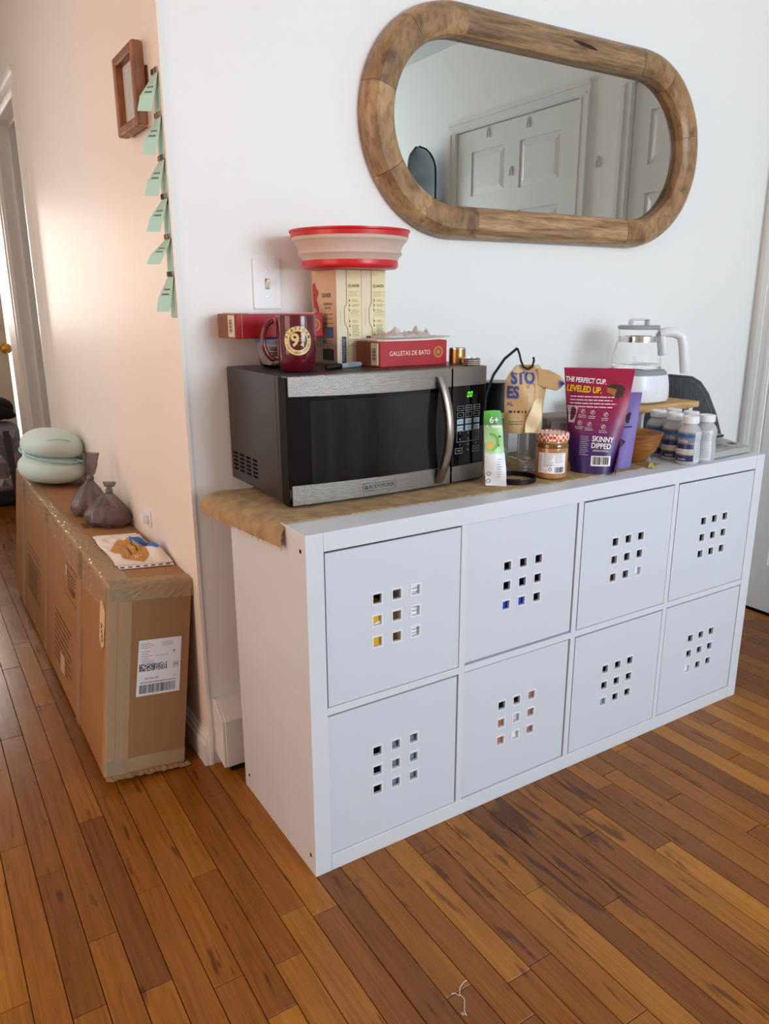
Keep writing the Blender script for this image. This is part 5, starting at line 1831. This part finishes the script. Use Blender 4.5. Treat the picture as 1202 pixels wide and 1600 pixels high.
def edge_tape(u, v):
    """wrinkled tape folded over the long upper edge"""
    y = .0 + (BXL - .05) * u
    d = -.085 + .150 * v                   # negative: down the side, positive: onto the top
    w = .0022 + .0018 * c1(y * 1.2, d * 3)
    if d < 0:
        return (-BXW - w, y, BXH - .002 + d * (.75 + .2 * math.sin(5 * y)))
    return (-BXW + d * (.62 + .25 * math.sin(4 * y + 1)), y, BXH + w)


MB().sheet(edge_tape, 420, 22, .0005).build('edge_tape', TAPE, bx, smooth=.9)
c2 = crumple(7)


def front_top_tape(u, v):
    x = -BXW - .004 + (BXW + .008) * u
    d = -.04 + .08 * v
    w = .0028 + .0022 * c2(x * 2, d * 3)
    if d < 0:
        return (x, -w, BXH - .002 + d)
    return (x, d - .002, BXH + w)


MB().sheet(front_top_tape, 70, 24, .0005).build('end_tape', TAPE, bx, smooth=.9)
c3 = crumple(9)


def corner_tape(u, v):
    z = .01 + (BXH - .02) * u
    d = -.02 + .075 * v
    w = .0018 + .0014 * c3(z * 2, d * 4)
    if d < 0:
        return (-BXW - w, -d * 1.0, z)
    return (-BXW + d, -w, z)


MB().sheet(corner_tape, 130, 20, .0005).build('corner_tape', TAPE, bx, smooth=.9)
for z0, z1 in ((.012, .05),):
    MB().sheet(lambda u, v: (-BXW + (BXW - .002) * u, -.0018 - .0012 * c2(u * 1.5, v * 2), z0 + (z1 - z0) * v), 40, 6, .0005).build('end_tape', TAPE, bx, smooth=.9)
for y in (.30, .84, 1.35):
    MB().sheet(lambda u, v: (-BXW - .0014 - .0004 * c1(u, v), y + .055 * u, .0 + BXH * v), 4, 30, .0004).build('side_tape', TAPE, bx, smooth=.9)
# frayed bottom edge
MB().sheet(lambda u, v: (-BXW + .002 + (BXW + .012) * u, -.016 * v - .002 * math.sin(30 * u), .004 + .0035 * c3(u, v * .1) - .002 * v + .002), 40, 4, .0025).build('torn_edge', CARD_END, bx)
# shipping label
FE = lambda o: (lambda a, b: (a, -o, b))
lbp = Print(FE(.0013)).poly([(-.131, .366), (-.024, .366), (-.024, .216), (-.135, .216)]).build('shipping_label', mat('label_white', 'd9dde3', .5), bx)
pr = Print(FE(.0017))
pr.lines(-.126, -.090, .356, 3, .005, .0012, 2, .3).lines(-.072, -.045, .357, 3, .0045, .0014, 3, .2).lines(-.124, -.095, .336, 4, .0062, .0016, 5, .4).lines(-.088, -.052, .322, 1, .005, .001, 6, .1)
pr.lines(-.124, -.09, .311, 2, .005, .001, 7, .2).disc(-.042, .330, .0024, 8).lines(-.047, -.038, .324, 1, .004, .0016, 8)
for j in range(7):
    rr2 = random.Random(60 + j)
    a = -.127
    while a < -.061:
        wdt = rr2.choice((.0008, .0014, .0022))
        if rr2.random() < .55:
            pr.rect(a, a + wdt, .2825 + j * .0028, .2825 + (j + 1) * .0028)
        a += wdt
pr.rect(-.1285, -.127, .2825, .3021).rect(-.061, -.0595, .2825, .3021)
pr.frame(-.043, -.030, .284, .299, .0009).text('H', -.0365, .2915, .011, bold=.02)
pr.text('6581 0656 3328', -.097, .262, .0064, xs=.85).lines(-.126, -.034, .2525, 1, .003, .0017, 9, .02).barcode(-.127, -.036, .2225, .246, 12, 44)
pr.lines(-.042, -.030, .263, 1, .003, .0022, 10)
pr.build('label_print', mat('print_slate'), lbp)
# prints on the long side
SF = lambda o: (lambda a, b: (-BXW - o, BXL - a, b))     # a runs from the far end
sd = lambda y: BXL - y
tg = Print(SF(.0022)).poly([(sd(.075), .455), (sd(.050), .462), (sd(.022), .440), (sd(.028), .352), (sd(.050), .335), (sd(.078), .355)]).build('paper_tag', mat('tag_paper', 'd8b894', .6), bx)
Print(SF(.0026)).text('AVO', sd(.052), .378, .024, rot=-1.3, bold=.03).build('tag_lettering', INK, tg)
CINK = mat('carton_print', '4d3826', .7)
def side_print(nm, f):
    f(Print(SF(.0006))).build(nm, CINK, bx)


side_print('orientation_lettering', lambda p: p.text('TOP', sd(.43), .355, .036, xs=.9))
side_print('small_print', lambda p: p.lines(sd(.50), sd(.38), .405, 5, .012, .004, 11, .2))
for zz in (.328, .424):
    side_print('dashed_line', lambda p: [p.rect(sd(.52) + i * .018, sd(.52) + i * .018 + .010, zz, zz + .004) for i in range(9)][-1])
side_print('instruction_print', lambda p: p.lines(sd(.70), sd(.42), .225, 9, .019, .004, 13, .25))
side_print('warning_frame', lambda p: p.frame(sd(1.28), sd(1.00), .118, .246, .005).lines(sd(1.25), sd(1.03), .232, 9, .012, .0055, 17, .15))
side_print('edge_print', lambda p: p.lines(sd(.30), sd(.27), .30, 14, .015, .003, 19, .2))
side_print('line_print', lambda p: p.lines(sd(1.3), sd(.98), .29, 2, .02, .003, 23, .1))
ws = Print(SF(.0012)).poly([(sd(.60), .112), (sd(.53), .116), (sd(.525), .060), (sd(.595), .052)]).build('side_sticker', mat('sticker_pinkish', 'c9a98c', .5), bx)
Print(SF(.0012)).rect(sd(.53), sd(.505), .385, .418).build('side_sticker', mat('sticker_bluish', 'a9b0a0', .4), bx)
FT_ = lambda a, b: (a, b, BXH + .0006)
Print(FT_).lines(-.15, -.03, .62, 6, .011, .005, 41, .3).build('top_print', CINK, bx)


def on_box(lx, ly, up=0.0):
    v = Vector((lx, ly, BXH + .0012 + up))
    return PIV + Matrix.Rotation(TH, 3, 'Y') @ v


TILT = (0, TH, 0)
# aqua nursing pillow folded in two
MINT = mat('mint_knit', 'd2e4dc', .85, bump=(260, .5), sheen=.2)
pw = thing('nursing_pillow', 'pale aqua curved pillow folded on the far end of the carton', 'pillow', on_box(-.120, 1.29, .003), rot=TILT)


def lobe(a, b, hgt, z0, skew, sag):
    vs, fs = [], []
    n, k = 36, 20
    for j in range(k + 1):
        ph = -PI / 2 + PI * j / k
        for i in range(n):
            t = 2 * PI * i / n
            ce, se = math.cos(ph), math.sin(ph)
            x = a * abs(ce) ** .75 * math.cos(t)
            y = b * abs(ce) ** .75 * math.sin(t)
            z = hgt * (abs(se) ** .85) * (1 if se > 0 else -1)
            z += skew * x + sag * (x / a) ** 2
            vs.append((x, y, z0 + z))
    for j in range(k):
        for i in range(n):
            p, q = j * n + i, j * n + (i + 1) % n
            fs.append((p, q, q + n, p + n))
    return MB().add(vs, fs)


MB().add([], [])
lobe(.120, .140, .056, .057, .0, .0).build('lower_half', MINT, pw, smooth=3.1)
lobe(.112, .135, .052, .150, -.04, -.014).build('upper_half', MINT, pw, smooth=3.1)
MB().tube([(.112 * math.cos(t) * 1.0, -.136 * math.sin(t) * .98, .108 - .010 * math.cos(t) - .012 * math.sin(t)) for t in [i * PI / 16 - .3 for i in range(21)]], .0045, 8).build('piping', mat('mint_piping', 'a9cdd0', .8), pw, smooth=3.1)
MB().tube([(.07 + .045 * math.sin(t), -.12 + .02 * math.cos(t), .100 - .032 * t / 2.6) for t in [i * .2 for i in range(14)]], .004, 8).build('loop_tie', mat('mint_piping'), pw, smooth=3.1)
MB().tube([(-.10 + .20 * i / 16, -.13 * math.sin(.35 + PI * .78 * i / 16), .135 + .042 * math.sin(PI * i / 16) + .004) for i in range(17)], .0016, 6).build('seam', mat('mint_piping'), pw, smooth=3.1)

# two knotted grey plastic bags
BAGM = mat('grey_bag_film', '6f6468', .28, alpha=.62, bump=(50, 1.0), spec=.7)
PINKC = mat('bag_contents_pink', 'a77a78', .7, var=(30, '8c6666'))


def knotted_bag(label, lx, ly, r, h, tail, flare, seed):
    e = thing('knotted_bag', label, 'plastic bag', on_box(lx, ly, .002), rot=TILT, group='knotted plastic bags')
    cr = crumple(seed)
    prof = [(.02, .0), (r * .86, .002), (r, h * .14), (r * .95, h * .32), (r * .72, h * .55), (r * .42, h * .78), (r * .16, h * .95), (.009, h), (.006, h + .008), (flare * .55, h + .020), (flare * .8, h + tail * .55), (flare, h + tail)]
    n = 40
    vs, fs = [], []
    for j, (q, z) in enumerate(prof):
        for i in range(n):
            t = 2 * PI * i / n
            pl = 1 + (.05 + .10 * (z / h if z < h else 1)) * math.sin(9 * t + seed + z * 30) + .07 * cr(math.cos(t) * .03, math.sin(t) * .03 + z * .8)
            s = 1.0 if z <= h else .55
            vs.append((q * pl * math.cos(t), q * pl * math.sin(t) * s, max(z, 0) + (.003 * cr(t * .02, z * .5) if 0 < z < h else 0)))
    for j in range(len(prof) - 1):
        for i in range(n):
            a, b = j * n + i, j * n + (i + 1) % n
            fs.append((a, b, b + n, a + n))
    fs.append(tuple(reversed(range(n))))
    MB().add(vs, fs).build('bag_film', BAGM, e, smooth=.8)
    MB().lathe([(.004, h - .006), (.011, h - .002), (.012, h + .004), (.010, h + .010), (.004, h + .012)], 14).build('knot', mat('bag_knot', '6f666b', .45), e, smooth=3.1)
    r2 = random.Random(seed)
    for i in range(5):
        t = 2 * PI * i / 5
        q = MB()
        s = r * .40
        lb_ = lobe(s, s * .9, s * .8, s * .85 + .003, 0, 0)
        lb_.move(lambda p: Vector((p.x + r * .42 * math.cos(t), p.y + r * .42 * math.sin(t), p.z)))
        lb_.build('contents', PINKC, e, smooth=3.1)
    return e


knotted_bag('taller grey knotted plastic bag with long tail on the carton', -.096, .742, .060, .115, .085, .024, 2)
knotted_bag('shorter grey knotted plastic bag in front of the taller one', -.070, .600, .070, .100, .032, .018, 5)

# mailer envelope and folded printed cloth
ml = thing('paper_mailer', 'white paper mailer with red and navy edge on the carton', 'envelope', on_box(-.010, .115, .001), rot=TILT)
MB().prism([(-.142, .0), (.0, .010), (-.012, .35), (-.140, .33)], 0, .0022, lambda a, b, h: (a, b, h)).build('envelope', PAPER, ml)
for i in range(7):
    t0, t1 = i / 7, (i + .55) / 7
    MB().prism([(-.141 + .14 * t0, .001 + .0098 * t0), (-.141 + .14 * t1, .001 + .0098 * t1), (-.139 + .14 * t1, .012 + .0098 * t1), (-.139 + .14 * t0, .012 + .0098 * t0)], .0022, .0027,
               lambda a, b, h: (a, b, h)).build('edge_stripe', mat('stripe_red', 'a12a3a', .5) if i % 2 else mat('stripe_navy', '2b3454', .5), ml)
MB().prism([(-.06, .16), (-.004, .16), (-.002, .02), (-.014, .018)], .0022, .0030, lambda a, b, h: (a, b, h)).build('grey_insert', mat('insert_grey', '9c9798', .5), ml)
cl = thing('folded_cloth', 'white folded cloth with orange and blue print on the mailer', 'cloth', on_box(-.084, .29, .0040), rot=TILT)
cc = crumple(13)
CLOTH = mat('cloth_white', 'eadfd6', .8)
pat = [(-.070, -.10), (-.030, -.13), (.02, -.135), (.045, -.12), (.066, -.06), (.055, .02), (.052, .10), (.0, .155), (-.055, .16), (-.078, .10), (-.080, 0)]


def cloth_pt(u, v):
    a, b = (u - .5), (v - .5)
    x = .138 * a * (1 - .18 * b) + .006 * math.sin(7 * v)
    y = .30 * b
    edge = (1 - abs(2 * a) ** 6) * (1 - abs(2 * b) ** 6)
    z = .008 * edge + .0045 * cc(a * .09, b * .12) * edge
    z += .014 * math.exp(-((a - .22 + .3 * b) / .10) ** 2) * max(0, .5 - b) * edge + .011 * math.exp(-((a - .36) / .12) ** 2 - ((b + .20) / .14) ** 2)
    return (x, y, max(z, 0) + .001)


MB().sheet(cloth_pt, 36, 44, .0022).build('cloth', CLOTH, cl, smooth=.9)


def cpr(pts, m, nm, o=.0016):
    f = lambda a, b: (cloth_pt(a + .5, b + .5)[0], cloth_pt(a + .5, b + .5)[1], cloth_pt(a + .5, b + .5)[2] + o)
    n = 8
    # fan of small cells so that the print follows the folds
    cx, cy = sum(p[0] for p in pts) / len(pts), sum(p[1] for p in pts) / len(pts)
    mb = MB()
    for i in range(len(pts)):
        p, q = pts[i], pts[(i + 1) % len(pts)]
        grid = []
        for s in range(n + 1):
            row = []
            for t in range(n + 1):
                ex, ey = p[0] + (q[0] - p[0]) * t / n, p[1] + (q[1] - p[1]) * t / n
                row.append(f(cx + (ex - cx) * s / n, cy + (ey - cy) * s / n))
            grid.append(row)
        vs = [x for row in grid for x in row]
        w = n + 1
        mb.add(vs, [(j * w + k, j * w + k + 1, (j + 1) * w + k + 1, (j + 1) * w + k) for j in range(n) for k in range(n)])
    me = bpy.data.meshes.new(nm)
    me.from_pydata(mb.v, [], mb.f)
    me.materials.append(m)
    put(bpy.data.objects.new(nm, me), cl)


CO = mat('cloth_print_orange', 'c98f4c', .8)
cpr([(-.44, -.10), (-.34, -.38), (.0, -.48), (.14, -.34), (.24, .0), (.42, .18), (.20, .25), (-.15, .14)], CO, 'orange_print')
cpr([(.10, .12), (.22, .30), (.46, .26), (.49, -.20), (.30, -.30), (.16, -.10)], mat('cloth_print_blue', '3f78c0', .8), 'blue_print', .0020)
cpr([(.18, .0), (.24, .02), (.26, -.16), (.20, -.14)], mat('cloth_print_navy', '1d2c55', .8), 'navy_print', .0024)
for i in range(5):
    a = -.26 + i * .085
    cpr([(a, -.34 + .05 * i), (a + .018, -.35 + .05 * i), (a + .10, -.08 + .05 * i), (a + .08, -.07 + .05 * i)], mat('cloth_print_dark', '3a2f2c', .8) if i % 2 else mat('cloth_print_yellow', 'd9b441', .8), 'stripe_print', .0024)

ou = thing('wall_outlet', 'small white outlet cover low on the hall wall behind the mailer', 'outlet', (XC, .935, .585))
MB().prism(rrect(.055, .05, .006, 3), 0, .005, lambda a, b, h: (-h, a, b)).build('plate', WHITE_PLASTIC, ou, bevel=.001)
MB().box(-.022, -.005, -.012, .012, -.014, .012).build('plug', WHITE_PLASTIC, ou, bevel=.002)

# ------------------------------------------------------------------ hall wall: picture frame and mint notes
pf = thing('picture_frame', 'small square wooden picture frame on the hall wall', 'picture frame', (XC, .690, 1.647))
FRW = wood('frame_wood', '6f4226', 'a46a3e', 1.0, (20, 20, 5), .4)
hw, hh, bar = .086, .084, .021
for nm, a0, a1, b0, b1 in (('s', -hw, -hw + bar, -hh, hh), ('s', hw - bar, hw, -hh, hh), ('t', -hw + bar, hw - bar, hh - bar, hh), ('t', -hw + bar, hw - bar, -hh, -hh + bar)):
    MB().box(-.034, -.008, a0, a1, b0, b1).build('frame_bar', FRW, pf, bevel=.005, seg=3)
MB().box(-.016, -.010, -hw + .01, hw - .01, -hh + .01, hh - .01).build('mount', mat('mount_pale', 'd7d3c8', .6), pf)
Print(lambda a, b: (-.0165, a, b)).poly([(-.045, -.048), (.045, -.048), (.045, .048), (-.045, .048)]).build('picture', mat('picture_pale', 'b9c6c4', .5, var=(60, 'd8d5cb')), pf)
MB().box(-.0235, -.0215, -hw + bar, hw - bar, -hh + bar, hh - bar).build('glazing', PANE, pf)
for z in (-.06, .06):
    MB().box(-.009, -.0004, -hw + .004, -hw + .02, z - .022, z + .022).build('foam_pad', PAPER, pf)
    MB().box(-.009, -.0004, hw - .02, hw - .004, z - .022, z + .022).build('foam_pad', PAPER, pf)

MINTP = mat('mint_paper', 'b4d3c0', .7)
MINTD = mat('mint_tissue', 'a5c6ba', .7)
ordn = ['topmost', 'second from the top', 'third from the top', 'fourth from the top', 'fifth from the top', 'lowest']
zt = [1.657, 1.572, 1.487, 1.409, 1.325, 1.245]
curl = [(.030, .076), (.026, .076), (.030, .074), (.034, .070), (.046, .054), (.020, .076)]
for i in range(6):
    yc = .556 - .001 * i
    nt_ = thing('paper_note', 'mint green paper note curling off the hall wall, %s' % ordn[i], 'paper note', (XC, yc, zt[i]), group='mint paper notes')
    MB().box(-.0014, -.0004, -.024, .020, -.092, .0).build('backing_strip', MINTD, nt_)
    o_, l_ = curl[i]

    def flap(u, v):
        return (-.003 - o_ * .55 * v ** 1.2 - u * .027 * min(1, v * 1.6), -.023 + .042 * u * (1 - .75 * min(1, v * 1.5)) + .010 * v, -.002 - l_ * v)

    MB().sheet(lambda u, v: flap(u, v), 8, 14, .0006).build('note_flap', MINTP, nt_, smooth=.9)
    fnn = lambda a, b: (flap(a / .044, b)[0], flap(a / .044, b)[1] - .0012, flap(a / .044, b)[2])
    pr = Print(fnn)
    for k, b in enumerate((.34, .48)):
        for q in range(4):
            pr.rect(.012 + q * .0065, .012 + q * .0065 + .0045, b, b + .05)
    pr.build('writing', mat('pencil_grey', '4d5552', .7), nt_)
    MB().box(-.004, -.0012, -.020, .018, -.001, .010).build('clear_tape', mat('note_tape', 'e9e2d8', .15, alpha=.35), nt_)
    r9 = random.Random(70 + i)
    for q in range(4):
        MB().box(-.0058, -.0042, -.016 + q * .009, -.0105 + q * .009, -.001, .009).build('tape_mark', [mat('mark_brown', '6d4a3a', .6), mat('mark_navy', '333a52', .6), mat('mark_tan', 'a58a6a', .6), INK][r9.randrange(4)], nt_)

# ------------------------------------------------------------------ far end of the hall: patterned bag
bg = thing('patterned_bag', 'grey triangle patterned duffel bag at the end of the hall', 'bag', (-.165, 3.85, .001))
MB().box(-.16, .13, -.08, .16, .08, .50).build('bag_body', mat('bag_fabric_grey', '9a929c', .85), bg, bevel=.05, seg=4)
MB().box(-.155, .125, -.075, .155, .0, .10).build('bag_base', mat('bag_base_dark', '2b2b33', .8), bg, bevel=.03, seg=3)
tri = [mat('tri_pale', 'e2dae1', .85), mat('tri_mid', 'b3a9b3', .85), mat('tri_dark', '7d7682', .85), mat('tri_plum', '8d7b88', .85)]
r5 = random.Random(2)
ts_ = .048
for j in range(7):
    for i in range(5):
        x, z = -.110 + i * ts_, .125 + j * ts_
        for up in (0, 1):
            pts = [(x, z), (x + ts_, z), (x + ts_ / 2, z + ts_)] if up else [(x + ts_ / 2, z + ts_), (x + ts_, z), (x + 1.5 * ts_, z + ts_)]
            if pts[2][0] > .118 or max(p[0] for p in pts) > .118:
                continue
            MB().prism(pts, 0, .0012, lambda a, b, h: (a, -.080 - h, b)).build('triangle_patch', tri[r5.randrange(4)], bg)
MB().sheet(lambda u, v: (.052 + .035 * u - .02 * v, -.086 - .012 * math.sin(PI * v), .06 + .40 * v), 3, 14, .004).build('strap', mat('bag_strap', '4a4850', .8), bg)
jk = thing('black_garment', 'black garment heaped on the patterned bag', 'garment', (-.20, 3.87, .512))
lobe(.155, .13, .075, .076, -.05, -.0).build('cloth_heap', mat('black_cloth', '16161a', .9, bump=(20, .6)), jk, smooth=3.1)
MB().tube([(.06 + .07 * math.sin(t), -.11, .07 - .03 * t) for t in [i * .22 for i in range(8)]], [.03, .032, .033, .033, .032, .03, .028, .02], 10).build('sleeve', mat('black_cloth'), jk, smooth=3.1)

# ------------------------------------------------------------------ upholstered chair right of the unit
chm = mat('chair_charcoal_fabric', '6a6f75', .9, var=(160, '54585e'), bump=(250, .6), stretch=(1, 1, .25))
chr_ = thing('upholstered_chair', 'charcoal fabric chair with rounded back beyond the kettle', 'chair', (1.76, .33, 0))


def back_pt(u, v):
    y = -.115 + .285 * u
    q = (y - .0275) / .1425
    top = .50 + .45 * (1 - max(0, abs(q) - .25) ** 2.4 * .85)
    z = .42 + (top - .42) * v
    return (-.225 + .05 * q * q - .02 * v, y, z)


MB().sheet(back_pt, 24, 18, .034).build('backrest', chm, chr_, bevel=None, smooth=.9)
MB().box(-.20, .085, -.085, .172, .40, .475).build('seat', chm, chr_, bevel=.025, seg=4)
MB().tube([(-.245 + .05 * ((i / 12 * 2 - 1) ** 2) , -.115 + .285 * i / 12, .50 + .45 * (1 - max(0, abs(i / 6 - 1) - .25) ** 2.4 * .85)) for i in range(13)], .009, 8).build('back_piping', mat('chair_edge', '4c5055', .9), chr_, smooth=3.1)
for x in (-.17, .05):
    for y in (-.05, .14):
        MB().tube([(x * 1.06, y * 1.06, .001), (x, y, .405)], [.011, .017], 12).build('leg', mat('chair_leg', '1b1b1d', .4), chr_, smooth=.9)

# ------------------------------------------------------------------ right wall, seen in the mirror
sk = thing('skateboard_deck', 'dark blue skateboard deck hung upright on the right wall', 'skateboard', (2.055, -1.565, 1.60))


def deck(u, v):
    a = (u - .5) * .262
    b = (v - .5) * .84
    e = max(0, abs(b) - .30)
    k = math.sqrt(max(0.0004, 1 - (e / .121) ** 2)) if e > 0 else 1
    bend = .035 * (max(0, abs(b) - .27) / .15) ** 1.6
    return (-bend - .006 * (2 * u - 1) ** 2, a * k, b)


DECKM = ramp_mat('deck_graphic', [(0, '12324c'), (.35, '10222f'), (.42, '1a303e'), (.55, '121a24'), (1, '0a0e16')], .22, 'Z', .42)
nodes_of(DECKM)[1].inputs['Specular IOR Level'].default_value = .10
MB().sheet(deck, 20, 40, .011).build('deck', DECKM, sk, smooth=.9)
MB().tube([(deck(1, v / 20)[0], deck(1, v / 20)[1], deck(1, v / 20)[2]) for v in range(0, 10)], .006, 6).build('red_edge', mat('deck_edge_red', '7a2a2a', .5), sk)
for z in (-.12, .12):
    MB().box(.004, .0796, -.02, .02, z - .02, z + .02).build('wall_bracket', BLACK_PLASTIC, sk)
for y, z, wh, x in ((-1.096, 2.030, 'left one at the top of the wide door', XR + .0018), (-.796, 2.022, 'right one at the top of the wide door', XR + .0018), (-.910, 1.823, 'lower one between the panels of the wide door', XR + .0018), (-.333, 1.782, 'lone one on the wall between the doors', XR - .0005)):
    hk = thing('adhesive_hook', 'clear adhesive hook, ' + wh, 'hook', (x, y, z), group='clear adhesive hooks')
    MB().prism(rrect(.020, .045, .008, 4), 0, .003, lambda a, b, h: (-h, a, b)).build('pad', mat('hook_clear', 'e3e6e6', .1, alpha=.7), hk, bevel=.0006)
    MB().tube([(-.002, -.012 + .0, -.026), (-.006, -.009, -.006), (-.008, 0, .012), (-.006, .009, -.006), (-.002, .012, -.026)], .0022, 8).build('wire', mat('hook_wire', 'f2f2f2', .15), hk, smooth=3.1)

# white thread on the floor
th_ = thing('white_thread', 'short white thread lying on the floor boards near the camera', 'thread', (.085, -.40, 0.0005))
pts = [(0.1121, -0.3756), (0.1049, -0.3761), (0.0966, -0.3791), (0.0911, -0.382), (0.0842, -0.3903), (0.0828, -0.3938), (0.0841, -0.3964), (0.0843, -0.4036), (0.0814, -0.4088), (0.0763, -0.4143), (0.071, -0.4212), (0.0692, -0.426), (0.0679, -0.4319), (0.0675, -0.4283), (0.0627, -0.4261), (0.0618, -0.423), (0.0675, -0.4241)]
THR = mat('thread_white', 'd8cfc4', .8)
MB().tube([(x - .085, y + .40, .0007 + .0006 * (i % 2)) for i, (x, y) in enumerate(pts)], .0006, 6).build('strand', THR, th_)
MB().tube([(x - .085, y + .40, .0008) for x, y in [(0.0718, -0.3833), (0.0783, -0.3856), (0.08, -0.392), (0.0823, -0.3944)]], .0006, 6).build('strand', THR, th_)
